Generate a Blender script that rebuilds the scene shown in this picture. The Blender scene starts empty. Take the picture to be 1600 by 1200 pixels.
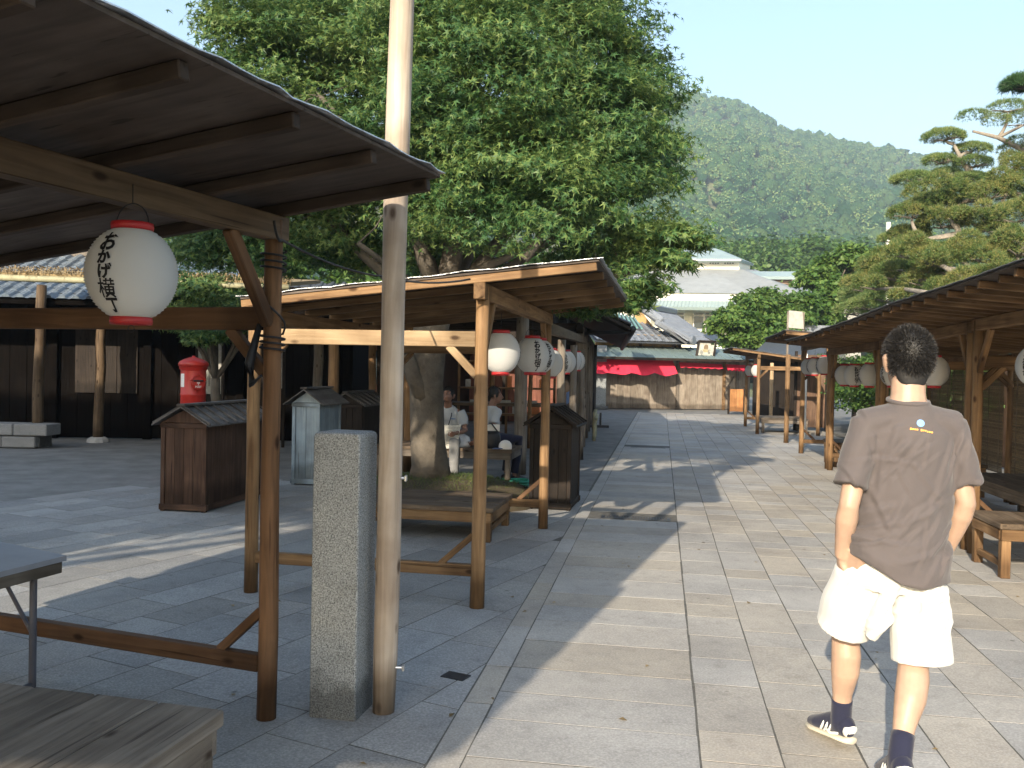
import bpy, bmesh, math, random
import numpy as np
from mathutils import Vector, Matrix

R = random.Random(11)
NR = np.random.default_rng(5)
sc = bpy.context.scene
COL = sc.collection
rad = math.radians

# ------------------------------------------------------------------ camera
F = 1400.0
CAMP = Vector((0, 0, 1.55))
_p, _r = math.atan(24 / F), rad(1.2)
FWD = Vector((0, math.cos(_p), -math.sin(_p)))
_u0 = Vector((0, math.sin(_p), math.cos(_p)))
_r0 = Vector((1, 0, 0))
RGT = _r0 * math.cos(_r) + _u0 * math.sin(_r)
UPV = _u0 * math.cos(_r) - _r0 * math.sin(_r)
cam_d = bpy.data.cameras.new('camera')
cam_d.sensor_width = 36
cam_d.lens = 36 * F / 1600
cam_d.clip_start = 0.05
cam_d.clip_end = 6000
cam = bpy.data.objects.new('camera', cam_d)
COL.objects.link(cam)
m = Matrix.Identity(4)
for i in range(3):
    m[i][0], m[i][1], m[i][2], m[i][3] = RGT[i], UPV[i], -FWD[i], CAMP[i]
cam.matrix_world = m
sc.camera = cam

# ------------------------------------------------------------------ sky, sun, exposure
SUN_AZ, SUN_EL = rad(21.0), rad(21.5)      # light travels towards this bearing (right of +Y), from behind the camera
world = bpy.data.worlds.new('World')
sc.world = world
world.use_nodes = True
wn = world.node_tree
bg = wn.nodes['Background']
skyn = wn.nodes.new('ShaderNodeTexSky')
skyn.sky_type = 'NISHITA'
skyn.sun_disc = False
skyn.sun_elevation = SUN_EL
skyn.sun_rotation = SUN_AZ + math.pi
skyn.air_density = 1.3
skyn.dust_density = 1.9
skyn.ozone_density = 1.8
wn.links.new(skyn.outputs[0], bg.inputs[0])
bg.inputs[1].default_value = 0.15
sun_d = bpy.data.lights.new('sun', 'SUN')
sun_d.energy = 4.8
sun_d.angle = rad(0.55)
sun_d.color = (1.0, 0.88, 0.70)
sun = bpy.data.objects.new('sun', sun_d)
COL.objects.link(sun)
SUND = Vector((math.sin(SUN_AZ) * math.cos(SUN_EL), math.cos(SUN_AZ) * math.cos(SUN_EL), -math.sin(SUN_EL)))
sun.rotation_euler = SUND.to_track_quat('-Z', 'Y').to_euler()
sun.location = (-20, -40, 30)
sc.view_settings.view_transform = 'Standard'
sc.view_settings.look = 'None'
sc.view_settings.gamma = 1
sc.view_settings.use_curve_mapping = False
sc.view_settings.exposure = 1.2
sc.cycles.max_bounces = 5
sc.cycles.use_adaptive_sampling = True
sc.cycles.adaptive_threshold = 0.02
sc.cycles.transparent_max_bounces = 12
sc.cycles.volume_bounces = 0

# ------------------------------------------------------------------ layout helpers (survey of the place)
def ray(px, py):
    return FWD + RGT * ((px - 800) / F) - UPV * ((py - 600) / F)
def G(px, py, z=0.0):                       # point on the ground (or on a level z)
    d = ray(px, py)
    return CAMP + d * ((z - CAMP.z) / d.z)
def A(px, py, Y):                           # point at distance Y
    d = ray(px, py)
    return CAMP + d * (Y / d.y)
def PL(px, py, o, n):                       # point on a wall plane
    d = ray(px, py)
    return CAMP + d * ((o - CAMP).dot(n) / d.dot(n))
def S2L(r, g, b):
    f = lambda c: (c / 12.92 if c <= 0.04045 else ((c + 0.055) / 1.055) ** 2.4)
    return (f(r / 255), f(g / 255), f(b / 255), 1)

# ------------------------------------------------------------------ object helpers
W = {}
def setw(o, M, parent=None):
    W[o.name] = M.copy()
    if parent is not None:
        o.parent = parent
        o.matrix_basis = W[parent.name].inverted() @ M
    else:
        o.matrix_basis = M
def link(name, me, M=None, parent=None):
    o = bpy.data.objects.new(name, me)
    COL.objects.link(o)
    setw(o, M if M is not None else (W[parent.name] if parent is not None else Matrix.Identity(4)), parent)
    return o
def tag(o, label=None, cat=None, group=None, kind=None):
    if label: o['label'] = label
    if cat: o['category'] = cat
    if group: o['group'] = group
    if kind: o['kind'] = kind
    return o
def thing(name, loc, label, cat, group=None, rz=0.0):
    o = link(name, None, Matrix.Translation(Vector(loc)) @ Matrix.Rotation(rz, 4, 'Z'))
    o.empty_display_size = 0.1
    return tag(o, label, cat, group)
def copy_tree(o, M, parent=None):
    base = W[o.name]
    def rec(s, par):
        c = s.copy()
        COL.objects.link(c)
        setw(c, M @ base.inverted() @ W[s.name], par)
        for ch in list(s.children):
            rec(ch, c)
        return c
    return rec(o, parent)

class MB:
    def __init__(self):
        self.v, self.f = [], []
    def add(self, vs, fs):
        n = len(self.v)
        self.v += [tuple(q) for q in vs]
        self.f += [tuple(i + n for i in t) for t in fs]
    def box(self, c, s, rot=None, bev=0.0):
        c = Vector(c); x, y, z = s[0] / 2, s[1] / 2, s[2] / 2
        b = min(bev, x * .9, y * .9, z * .9)
        if b <= 0:
            vs = [Vector((i * x, j * y, k * z)) for k in (-1, 1) for j in (-1, 1) for i in (-1, 1)]
            fs = [(0, 2, 3, 1), (4, 5, 7, 6), (0, 1, 5, 4), (2, 6, 7, 3), (0, 4, 6, 2), (1, 3, 7, 5)]
        else:                                       # chamfered box
            vs = []; idx = {}
            for k in (-1, 1):
                for j in (-1, 1):
                    for i in (-1, 1):
                        for ax in range(3):
                            p = [i * (x - b), j * (y - b), k * (z - b)]
                            p[ax] = (i * x, j * y, k * z)[ax]
                            idx[(i, j, k, ax)] = len(vs); vs.append(Vector(p))
            fs = []
            def q(*a): fs.append(tuple(idx[t] for t in a))
            for s1 in (-1, 1):
                q((s1, -1, -1, 0), (s1, 1, -1, 0), (s1, 1, 1, 0), (s1, -1, 1, 0))
                q((-1, s1, -1, 1), (1, s1, -1, 1), (1, s1, 1, 1), (-1, s1, 1, 1))
                q((-1, -1, s1, 2), (1, -1, s1, 2), (1, 1, s1, 2), (-1, 1, s1, 2))
                for s2 in (-1, 1):
                    q((s1, s2, -1, 0), (s1, s2, 1, 0), (s1, s2, 1, 1), (s1, s2, -1, 1))
                    q((s1, -1, s2, 0), (s1, 1, s2, 0), (s1, 1, s2, 2), (s1, -1, s2, 2))
                    q((-1, s1, s2, 1), (1, s1, s2, 1), (1, s1, s2, 2), (-1, s1, s2, 2))
                    for s3 in (-1, 1):
                        q((s1, s2, s3, 0), (s1, s2, s3, 1), (s1, s2, s3, 2))
        if rot is not None:
            vs = [rot @ q_ for q_ in vs]
        self.add([c + q_ for q_ in vs], fs)
    def loft(self, pts, radii, n=10, ref=Vector((1, 0, 0)), caps=True):
        pts = [Vector(p) for p in pts]
        rings = []
        for i, p in enumerate(pts):
            t = (pts[min(i + 1, len(pts) - 1)] - pts[max(i - 1, 0)]).normalized()
            s = ref - t * ref.dot(t)
            if s.length < 1e-3:
                s = Vector((0, 1, 0)) - t * t.y
            s.normalize(); o = t.cross(s)
            r = radii[i]; a, b = r if isinstance(r, tuple) else (r, r)
            rings.append([p + s * (a * math.cos(2 * math.pi * k / n)) + o * (b * math.sin(2 * math.pi * k / n)) for k in range(n)])
        vs = [q for r_ in rings for q in r_]; fs = []
        for i in range(len(rings) - 1):
            for k in range(n):
                k2 = (k + 1) % n
                fs.append((i * n + k, i * n + k2, (i + 1) * n + k2, (i + 1) * n + k))
        if caps:
            fs.append(tuple(range(n - 1, -1, -1)))
            fs.append(tuple((len(rings) - 1) * n + k for k in range(n)))
        self.add(vs, fs)
    def lathe(self, prof, n=24, c=(0, 0, 0), caps=False):
        self.loft([Vector(c) + Vector((0, 0, 1)) * z for _, z in prof], [max(r_, 1e-4) for r_, _ in prof], n, caps=caps) if False else None
        vs = [(c[0] + r_ * math.cos(2 * math.pi * k / n), c[1] + r_ * math.sin(2 * math.pi * k / n), c[2] + z) for r_, z in prof for k in range(n)]
        fs = []
        for i in range(len(prof) - 1):
            for k in range(n):
                k2 = (k + 1) % n
                fs.append((i * n + k, i * n + k2, (i + 1) * n + k2, (i + 1) * n + k))
        if caps:
            fs.append(tuple(range(n - 1, -1, -1)))
            fs.append(tuple((len(prof) - 1) * n + k for k in range(n)))
        self.add(vs, fs)
    def mesh(self, name, mat, smooth=False):
        me = bpy.data.meshes.new(name)
        me.from_pydata(self.v, [], self.f)
        me.update()
        if mat is not None: me.materials.append(mat)
        if smooth:
            me.polygons.foreach_set('use_smooth', [True] * len(me.polygons))
        return me
    def build(self, name, mat, parent=None, M=None, smooth=False, world=False):
        """local coordinates of M; with world=True the vertices are world coordinates"""
        if M is None:
            M = W[parent.name] if parent is not None else Matrix.Identity(4)
        if world:
            inv = M.inverted()
            self.v = [tuple(inv @ Vector(q)) for q in self.v]
        return link(name, self.mesh(name, mat, smooth), M, parent)

def frame_z(p0, p1, side=None):
    """matrix with local Z from p0 to p1, origin p0; local X near 'side'"""
    z = (p1 - p0).normalized()
    s = Vector(side) if side is not None else Vector((1, 0, 0))
    x = s - z * s.dot(z)
    if x.length < 1e-4:
        x = Vector((0, 1, 0)) - z * z.y
    x.normalize(); y = z.cross(x)
    M = Matrix.Identity(4)
    for i in range(3):
        M[i][0], M[i][1], M[i][2], M[i][3] = x[i], y[i], z[i], p0[i]
    return M
def beam(name, p0, p1, w, h, mat, parent=None, side=None, bev=0.004):
    """squared timber: w across local X (side), h across local Y"""
    p0, p1 = Vector(p0), Vector(p1)
    mb = MB(); L = (p1 - p0).length
    mb.box((0, 0, L / 2), (w, h, L), bev=bev)
    return mb.build(name, mat, parent, frame_z(p0, p1, side))
def log(name, p0, p1, r0, r1, mat, parent=None, n=14, wob=0.004):
    p0, p1 = Vector(p0), Vector(p1)
    mb = MB(); L = (p1 - p0).length; k = 7
    pts, rr = [], []
    for i in range(k):
        t = i / (k - 1)
        pts.append((R.uniform(-wob, wob) * (0 < i < k - 1), R.uniform(-wob, wob) * (0 < i < k - 1), L * t))
        rr.append((r0 + (r1 - r0) * t) * R.uniform(.97, 1.03))
    mb.loft(pts, rr, n)
    return mb.build(name, mat, parent, frame_z(p0, p1), smooth=True)

# ------------------------------------------------------------------ materials
def nodes(name):
    mt = bpy.data.materials.new(name)
    mt.use_nodes = True
    nt = mt.node_tree
    return mt, nt, nt.nodes['Principled BSDF']
def N(nt, t, **kw):
    n = nt.nodes.new(t)
    for k, v in kw.items():
        if k.startswith('i_'):
            n.inputs[int(k[2:]) if k[2:].isdigit() else k[2:]].default_value = v
        else:
            setattr(n, k, v)
    return n
def ramp(nt, fac, stops):
    r_ = N(nt, 'ShaderNodeValToRGB')
    e = r_.color_ramp.elements
    while len(e) < len(stops): e.new(0.5)
    for k, (p, c) in enumerate(stops):
        e[k].position = p; e[k].color = c
    nt.links.new(fac, r_.inputs[0])
    return r_.outputs[0]
def mul(c, k): return (c[0] * k, c[1] * k, c[2] * k, 1)
def obj_vary(nt, col, amt, island=False, sat=0.0):
    """per-object (and per-island) value change"""
    oi = N(nt, 'ShaderNodeObjectInfo')
    v = oi.outputs['Random']
    if island:
        ge = N(nt, 'ShaderNodeNewGeometry')
        ad = N(nt, 'ShaderNodeMath', operation='ADD')
        nt.links.new(v, ad.inputs[0]); nt.links.new(ge.outputs['Random Per Island'], ad.inputs[1])
        fr = N(nt, 'ShaderNodeMath', operation='FRACT'); nt.links.new(ad.outputs[0], fr.inputs[0])
        v = fr.outputs[0]
    mr = N(nt, 'ShaderNodeMapRange'); nt.links.new(v, mr.inputs[0])
    mr.inputs[3].default_value = 1 - amt; mr.inputs[4].default_value = 1 + amt
    hs = N(nt, 'ShaderNodeHueSaturation')
    nt.links.new(col, hs.inputs['Color']); nt.links.new(mr.outputs[0], hs.inputs['Value'])
    if sat:
        m2 = N(nt, 'ShaderNodeMath', operation='MULTIPLY', i_1=7.31); nt.links.new(v, m2.inputs[0])
        f2 = N(nt, 'ShaderNodeMath', operation='FRACT'); nt.links.new(m2.outputs[0], f2.inputs[0])
        m3 = N(nt, 'ShaderNodeMapRange'); nt.links.new(f2.outputs[0], m3.inputs[0])
        m3.inputs[3].default_value = 1 - sat; m3.inputs[4].default_value = 1 + sat
        nt.links.new(m3.outputs[0], hs.inputs['Saturation'])
    return hs.outputs[0]
def coords(nt, scale=(1, 1, 1), obj=True, shift=True):
    tc = N(nt, 'ShaderNodeTexCoord')
    mp = N(nt, 'ShaderNodeMapping')
    mp.inputs['Scale'].default_value = scale
    if obj and shift:
        oi = N(nt, 'ShaderNodeObjectInfo')
        sc_ = N(nt, 'ShaderNodeVectorMath', operation='SCALE'); sc_.inputs[3].default_value = 37.0
        cb = N(nt, 'ShaderNodeCombineXYZ')
        for k in range(3): nt.links.new(oi.outputs['Random'], cb.inputs[k])
        nt.links.new(cb.outputs[0], sc_.inputs[0]); nt.links.new(sc_.outputs[0], mp.inputs['Location'])
    nt.links.new(tc.outputs['Object'], mp.inputs['Vector'])
    return mp.outputs[0]
def bump(nt, bs, h, strength, dist=0.01):
    b = N(nt, 'ShaderNodeBump'); b.inputs['Strength'].default_value = strength; b.inputs['Distance'].default_value = dist
    nt.links.new(h, b.inputs['Height']); nt.links.new(b.outputs[0], bs.inputs['Normal'])

def wood(name, c1, c2, rough=.65, knots=True, vary=.18, along='z', scale=1.0, bstr=.45, spec=.16):
    mt, nt, bs = nodes(name)
    st = {'z': (14, 14, .9), 'x': (.9, 14, 14), 'y': (14, .9, 14)}[along]
    co = coords(nt, tuple(s * scale for s in st))
    n1 = N(nt, 'ShaderNodeTexNoise'); n1.inputs['Scale'].default_value = 2.2; n1.inputs['Detail'].default_value = 8; n1.inputs['Distortion'].default_value = .8
    nt.links.new(co, n1.inputs['Vector'])
    c = ramp(nt, n1.outputs['Fac'], [(.28, c1), (.5, mul([(a + b) / 2 for a, b in zip(c1, c2)], 1)), (.72, c2)])
    co2 = coords(nt, (1.3, 1.3, 1.3))
    n2 = N(nt, 'ShaderNodeTexNoise'); n2.inputs['Scale'].default_value = 2.5; n2.inputs['Detail'].default_value = 5
    nt.links.new(co2, n2.inputs['Vector'])
    mx = N(nt, 'ShaderNodeMixRGB', blend_type='MULTIPLY', i_0=.75); nt.links.new(c, mx.inputs[1])
    d = ramp(nt, n2.outputs['Fac'], [(.3, (.55, .5, .47, 1)), (.62, (1, 1, 1, 1))]); nt.links.new(d, mx.inputs[2])
    c = mx.outputs[0]
    if knots:
        kst = {'z': (9, 9, 4.2), 'x': (4.2, 9, 9), 'y': (9, 4.2, 9)}[along]
        vo = N(nt, 'ShaderNodeTexVoronoi'); vo.inputs['Scale'].default_value = .9
        nt.links.new(coords(nt, kst), vo.inputs['Vector'])
        kr = ramp(nt, vo.outputs['Distance'], [(.07, (.18, .12, .08, 1)), (.16, (1, 1, 1, 1))])
        mk = N(nt, 'ShaderNodeMixRGB', blend_type='MULTIPLY', i_0=.9); nt.links.new(c, mk.inputs[1]); nt.links.new(kr, mk.inputs[2])
        c = mk.outputs[0]
    # drying cracks along the grain and a grimy end
    cst = {'z': (46, 46, 1.1), 'x': (1.1, 46, 46), 'y': (46, 1.1, 46)}[along]
    n3 = N(nt, 'ShaderNodeTexNoise'); n3.inputs['Scale'].default_value = 1.0; n3.inputs['Detail'].default_value = 2
    nt.links.new(coords(nt, cst), n3.inputs['Vector'])
    ck = ramp(nt, n3.outputs['Fac'], [(.29, (.30, .27, .25, 1)), (.335, (1, 1, 1, 1))])
    mc = N(nt, 'ShaderNodeMixRGB', blend_type='MULTIPLY', i_0=.8); nt.links.new(c, mc.inputs[1]); nt.links.new(ck, mc.inputs[2])
    tz = N(nt, 'ShaderNodeTexCoord'); sz = N(nt, 'ShaderNodeSeparateXYZ'); nt.links.new(tz.outputs['Object'], sz.inputs[0])
    mz = N(nt, 'ShaderNodeMath', operation='MULTIPLY_ADD', i_1=-.28); nt.links.new(n2.outputs['Fac'], mz.inputs[0]); nt.links.new(sz.outputs[{'x': 0, 'y': 1, 'z': 2}[along]], mz.inputs[2])
    ez = ramp(nt, mz.outputs[0], [(.0, (.5, .48, .46, 1)), (.10, (1, 1, 1, 1))])
    me_ = N(nt, 'ShaderNodeMixRGB', blend_type='MULTIPLY', i_0=.9); nt.links.new(mc.outputs[0], me_.inputs[1]); nt.links.new(ez, me_.inputs[2])
    c = obj_vary(nt, me_.outputs[0], vary)
    nt.links.new(c, bs.inputs['Base Color'])
    bs.inputs['Roughness'].default_value = rough
    bs.inputs['Specular IOR Level'].default_value = spec
    bump(nt, bs, n1.outputs['Fac'], bstr, .006)
    return mt
def plain(name, c, rough=.7, vary=.08, var2=.18, scale=6.0, metal=0.0, bstr=.15, bdist=.01, spec=.3, island=False, detail=6):
    mt, nt, bs = nodes(name)
    n1 = N(nt, 'ShaderNodeTexNoise'); n1.inputs['Scale'].default_value = scale; n1.inputs['Detail'].default_value = detail; n1.inputs['Roughness'].default_value = .65
    nt.links.new(coords(nt), n1.inputs['Vector'])
    cc = ramp(nt, n1.outputs['Fac'], [(.3, mul(c, 1 - var2)), (.7, mul(c, 1 + var2))])
    cc = obj_vary(nt, cc, vary, island)
    nt.links.new(cc, bs.inputs['Base Color'])
    bs.inputs['Roughness'].default_value = rough; bs.inputs['Metallic'].default_value = metal
    bs.inputs['Specular IOR Level'].default_value = spec
    if bstr: bump(nt, bs, n1.outputs['Fac'], bstr, bdist)
    return mt
def stone(name, c1, c2, speck, vary=.14, island=True, sat=.35, fine=90, wear=.42):
    mt, nt, bs = nodes(name)
    n1 = N(nt, 'ShaderNodeTexNoise'); n1.inputs['Scale'].default_value = fine; n1.inputs['Detail'].default_value = 3; n1.inputs['Roughness'].default_value = .7
    nt.links.new(coords(nt), n1.inputs['Vector'])
    c = ramp(nt, n1.outputs['Fac'], [(.33, mul(c1, speck)), (.5, c1), (.66, c2)])
    n2 = N(nt, 'ShaderNodeTexNoise'); n2.inputs['Scale'].default_value = .75; n2.inputs['Detail'].default_value = 9; n2.inputs['Roughness'].default_value = .68
    gp = N(nt, 'ShaderNodeNewGeometry'); nt.links.new(gp.outputs['Position'], n2.inputs['Vector'])
    d = ramp(nt, n2.outputs['Fac'], [(.3, (1 - wear, 1 - wear, 1 - wear * .95, 1)), (.6, (1, 1, 1, 1))])
    mx = N(nt, 'ShaderNodeMixRGB', blend_type='MULTIPLY', i_0=.8); nt.links.new(c, mx.inputs[1]); nt.links.new(d, mx.inputs[2])
    vo = N(nt, 'ShaderNodeTexVoronoi'); vo.inputs['Scale'].default_value = 3.3; nt.links.new(coords(nt), vo.inputs['Vector'])     # gum and drip spots
    sp = ramp(nt, vo.outputs['Distance'], [(.035, (.45, .43, .42, 1)), (.06, (1, 1, 1, 1))])
    ms = N(nt, 'ShaderNodeMixRGB', blend_type='MULTIPLY', i_0=.75 if wear > .3 else 0.0); nt.links.new(mx.outputs[0], ms.inputs[1]); nt.links.new(sp, ms.inputs[2])
    n5 = N(nt, 'ShaderNodeTexNoise'); n5.inputs['Scale'].default_value = 9; n5.inputs['Detail'].default_value = 6; n5.inputs['Roughness'].default_value = .7; nt.links.new(coords(nt), n5.inputs['Vector'])
    st5 = ramp(nt, n5.outputs['Fac'], [(.30, (.80, .79, .77, 1)), (.45, (1, 1, 1, 1)), (.7, (1.08, 1.07, 1.05, 1))])
    m5 = N(nt, 'ShaderNodeMixRGB', blend_type='MULTIPLY', i_0=.9); nt.links.new(ms.outputs[0], m5.inputs[1]); nt.links.new(st5, m5.inputs[2])
    c = obj_vary(nt, m5.outputs[0], vary, island, sat)
    nt.links.new(c, bs.inputs['Base Color'])
    bs.inputs['Roughness'].default_value = .78; bs.inputs['Specular IOR Level'].default_value = .35
    n3 = N(nt, 'ShaderNodeTexNoise'); n3.inputs['Scale'].default_value = fine * .5; n3.inputs['Detail'].default_value = 5
    nt.links.new(coords(nt), n3.inputs['Vector'])
    bump(nt, bs, n3.outputs['Fac'], .4, .004)
    return mt
def leafmat(name, c1, c2, c3, trans=.35, rough=.5, nscale=.8):
    mt, nt, bs = nodes(name)
    ge = N(nt, 'ShaderNodeNewGeometry')
    n1 = N(nt, 'ShaderNodeTexNoise'); n1.inputs['Scale'].default_value = nscale; n1.inputs['Detail'].default_value = 3
    tc = N(nt, 'ShaderNodeTexCoord'); nt.links.new(tc.outputs['Object'], n1.inputs['Vector'])
    ad = N(nt, 'ShaderNodeMath', operation='MULTIPLY_ADD'); nt.links.new(ge.outputs['Random Per Island'], ad.inputs[0]); ad.inputs[1].default_value = .55
    nt.links.new(n1.outputs['Fac'], ad.inputs[2])
    c = ramp(nt, ad.outputs[0], [(.35, c1), (.75, c2), (1.0, c3)])
    nt.links.new(c, bs.inputs['Base Color']); bs.inputs['Roughness'].default_value = rough; bs.inputs['Specular IOR Level'].default_value = .35
    tr = N(nt, 'ShaderNodeBsdfTranslucent')
    hs = N(nt, 'ShaderNodeHueSaturation'); hs.inputs['Value'].default_value = 1.5; hs.inputs['Hue'].default_value = .485; nt.links.new(c, hs.inputs['Color'])
    nt.links.new(hs.outputs[0], tr.inputs['Color'])
    mx = N(nt, 'ShaderNodeMixShader'); mx.inputs[0].default_value = trans
    nt.links.new(bs.outputs[0], mx.inputs[1]); nt.links.new(tr.outputs[0], mx.inputs[2])
    nt.links.new(mx.outputs[0], nt.nodes['Material Output'].inputs[0])
    return mt

M_ = {}
M_['wood'] = wood('stall_timber', (.145, .082, .040, 1), (.31, .195, .10, 1))
M_['wood_new'] = wood('pale_timber', (.33, .225, .125, 1), (.50, .365, .22, 1))
M_['wood_red'] = wood('red_timber', (.085, .046, .024, 1), (.17, .095, .05, 1))
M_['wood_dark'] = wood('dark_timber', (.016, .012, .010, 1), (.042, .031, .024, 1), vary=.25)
M_['wood_grey'] = wood('weathered_timber', (.12, .10, .082, 1), (.24, .21, .175, 1))
M_['bench'] = wood('bench_timber', (.095, .072, .052, 1), (.21, .16, .115, 1), vary=.2)
M_['roof_board'] = wood('roof_boards', (.10, .082, .072, 1), (.20, .165, .145, 1), knots=False, scale=.6)
M_['silver'] = plain('silver_roof_sheet', (.55, .57, .60, 1), rough=.28, metal=.85, scale=9, bstr=.9, bdist=.03)
M_['bluegrey'] = wood('blue_grey_paint', (.22, .28, .33, 1), (.34, .41, .45, 1), knots=False, vary=.06)
M_['granite'] = stone('granite', (.27, .285, .29, 1), (.44, .455, .455, 1), .25, vary=.03, island=False, sat=0, fine=150, wear=.25)
_nt = M_['granite'].node_tree; _bs = _nt.nodes['Principled BSDF']          # damp stain round the foot
_lk = _bs.inputs['Base Color'].links[0].from_socket
_tc = N(_nt, 'ShaderNodeTexCoord'); _sp = N(_nt, 'ShaderNodeSeparateXYZ'); _nt.links.new(_tc.outputs['Object'], _sp.inputs[0])
_nn = N(_nt, 'ShaderNodeTexNoise'); _nn.inputs['Scale'].default_value = 9; _nt.links.new(_tc.outputs['Object'], _nn.inputs['Vector'])
_ma = N(_nt, 'ShaderNodeMath', operation='MULTIPLY_ADD', i_1=-.24); _nt.links.new(_nn.outputs['Fac'], _ma.inputs[0]); _nt.links.new(_sp.outputs['Z'], _ma.inputs[2])
_rc = ramp(_nt, _ma.outputs[0], [(.0, (.45, .45, .45, 1)), (.09, (1, 1, 1, 1))])
_mx = N(_nt, 'ShaderNodeMixRGB', blend_type='MULTIPLY', i_0=1.0); _nt.links.new(_lk, _mx.inputs[1]); _nt.links.new(_rc, _mx.inputs[2]); _nt.links.new(_mx.outputs[0], _bs.inputs['Base Color'])
M_['paver'] = stone('paving_stone', (.385, .362, .328, 1), (.47, .442, .402, 1), .84, vary=.10, sat=.55)
M_['paver2'] = stone('plaza_stone', (.30, .295, .285, 1), (.40, .39, .375, 1), .75, vary=.17, sat=.6)
M_['joint'] = plain('joint_sand', (.105, .10, .09, 1), rough=.95, scale=20, var2=.3)
M_['ground'] = plain('packed_ground', (.19, .187, .18, 1), rough=.95, scale=2.5, var2=.25, bstr=.3)
M_['earth'] = plain('terrain_earth', (.13, .14, .07, 1), rough=.95, scale=.2, var2=.3)
M_['paper'] = plain('lantern_paper', (.60, .60, .595, 1), rough=.7, scale=3, var2=.04, vary=.03, bstr=.0)
_nt = M_['paper'].node_tree; _bs = _nt.nodes['Principled BSDF']           # thin paper lets light through
_tr = N(_nt, 'ShaderNodeBsdfTranslucent'); _tr.inputs['Color'].default_value = (.66, .64, .6, 1)
_ms = N(_nt, 'ShaderNodeMixShader', i_0=.3); _nt.links.new(_bs.outputs[0], _ms.inputs[1]); _nt.links.new(_tr.outputs[0], _ms.inputs[2]); _nt.links.new(_ms.outputs[0], _nt.nodes['Material Output'].inputs[0])
M_['red'] = plain('red_lacquer', (.36, .014, .016, 1), rough=.5, var2=.1, bstr=0, spec=.5)
M_['ink'] = plain('black_ink', (.012, .012, .014, 1), rough=.6, bstr=0)
M_['black'] = plain('black_iron', (.02, .02, .022, 1), rough=.5, spec=.4)
M_['wire'] = plain('black_cable', (.015, .015, .018, 1), rough=.55, bstr=0)
M_['postred'] = plain('post_box_red', (.43, .022, .012, 1), rough=.42, var2=.2, bstr=.1, spec=.5)
M_['white'] = plain('white_paint', (.78, .77, .73, 1), rough=.6, var2=.05, scale=2)
M_['tile'] = plain('grey_roof_tile', (.17, .185, .21, 1), rough=.42, vary=.12, var2=.25, scale=14, spec=.5, island=True)
M_['tile_dark'] = plain('dark_roof_tile', (.055, .06, .068, 1), rough=.5, vary=.15, var2=.25, scale=14, spec=.45, island=True)
M_['copper'] = plain('green_copper_sheet', (.15, .20, .20, 1), rough=.55, vary=.06, var2=.15, scale=2.0, spec=.4)
M_['awning'] = plain('red_awning_cloth', (.68, .035, .075, 1), rough=.85, var2=.08, scale=3, bstr=.1)
M_['plaster'] = plain('ochre_plaster', (.52, .33, .15, 1), rough=.9, var2=.1, scale=4)
M_['metal'] = plain('steel', (.55, .56, .58, 1), rough=.3, metal=.9, bstr=.05)
M_['glass'] = plain('dark_window_glass', (.03, .04, .045, 1), rough=.08, var2=.1, bstr=0, spec=.6)
# ================================================================== THE SETTING
SA = rad(9.5)
SV = Vector((math.sin(SA), math.cos(SA), 0)); SU = Vector((math.cos(SA), -math.sin(SA), 0))
PA = rad(27)
PV = Vector((math.sin(PA), math.cos(PA), 0)); PU = Vector((math.cos(PA), -math.sin(PA), 0))
def uv(u, v): return SU * u + SV * v

mb = MB()
mb.add([(-900, -400, -.03), (900, -400, -.03), (900, 1500, -.03), (-900, 1500, -.03)], [(0, 1, 2, 3)])
tag(mb.build('ground', M_['earth']), kind='structure')
mb = MB()                                   # packed courtyard ground on the left and round the stalls
mb.add([(-26, -14, -.012), (26, -14, -.012), (26, 60, -.012), (-26, 60, -.012)], [(0, 1, 2, 3)])
tag(mb.build('courtyard_ground', M_['ground']), kind='structure')
mb = MB()
pts = [uv(-.9, -3), uv(4.6, -3), uv(4.6, 34), uv(-.9, 34)]
mb.add([(q.x, q.y, -.0013) for q in pts], [(0, 1, 2, 3)])
street = tag(mb.build('street_pavement', M_['joint']), kind='structure')
mb = MB()
pts = [uv(-.9, -3), uv(-.9, 11.5), Vector((-4.2, 9.8, 0)), Vector((-7.5, 7.6, 0)), Vector((-9, -3, 0))]
mb.add([(q.x, q.y, -.0014) for q in pts], [(4, 3, 2, 1, 0)])
plaza = tag(mb.build('plaza_pavement', M_['joint']), kind='structure')

pave = []                                    # (distance key, poly, material key, parent)
def paver(poly, mk, par):
    c = sum(poly, Vector()) / len(poly)
    pave.append((c.length, poly, mk, par, c))
def quad(o, eu, ev, u0, u1, v0, v1, g=.006):
    f = lambda u, v: o + eu * u + ev * v
    j = lambda: R.uniform(-.0025, .0025)
    return [f(u0 + g + j(), v0 + g + j()), f(u1 - g + j(), v0 + g + j()), f(u1 - g + j(), v1 - g + j()), f(u0 + g + j(), v1 - g + j())]
O0 = Vector()
def infront(c, margin=.6):                    # only what the photograph could see, a step to the side included
    return c.y > .9 and abs(c.x) < c.y * .62 + margin + 1.2
v = 0.9
while v < 34:                                # narrow kerb strip along the street
    l = R.uniform(.38, .75)
    q = quad(O0, SU, SV, -.873, -.738, v, v + l, .004)
    if infront(q[0]): paver(q, 'paver', street)
    v += l
v = 1.2
while v < 34:                                # broad slabs over the drain
    l = R.choice((.3, .34, .36, .4, .42, .48))
    if not (9.33 < v < 9.8 or 18.2 < v < 18.7):
        q = quad(O0, SU, SV, -.739, .186, v, v + l, .004)
        paver(q, 'paver', street)
    v += l
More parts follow.
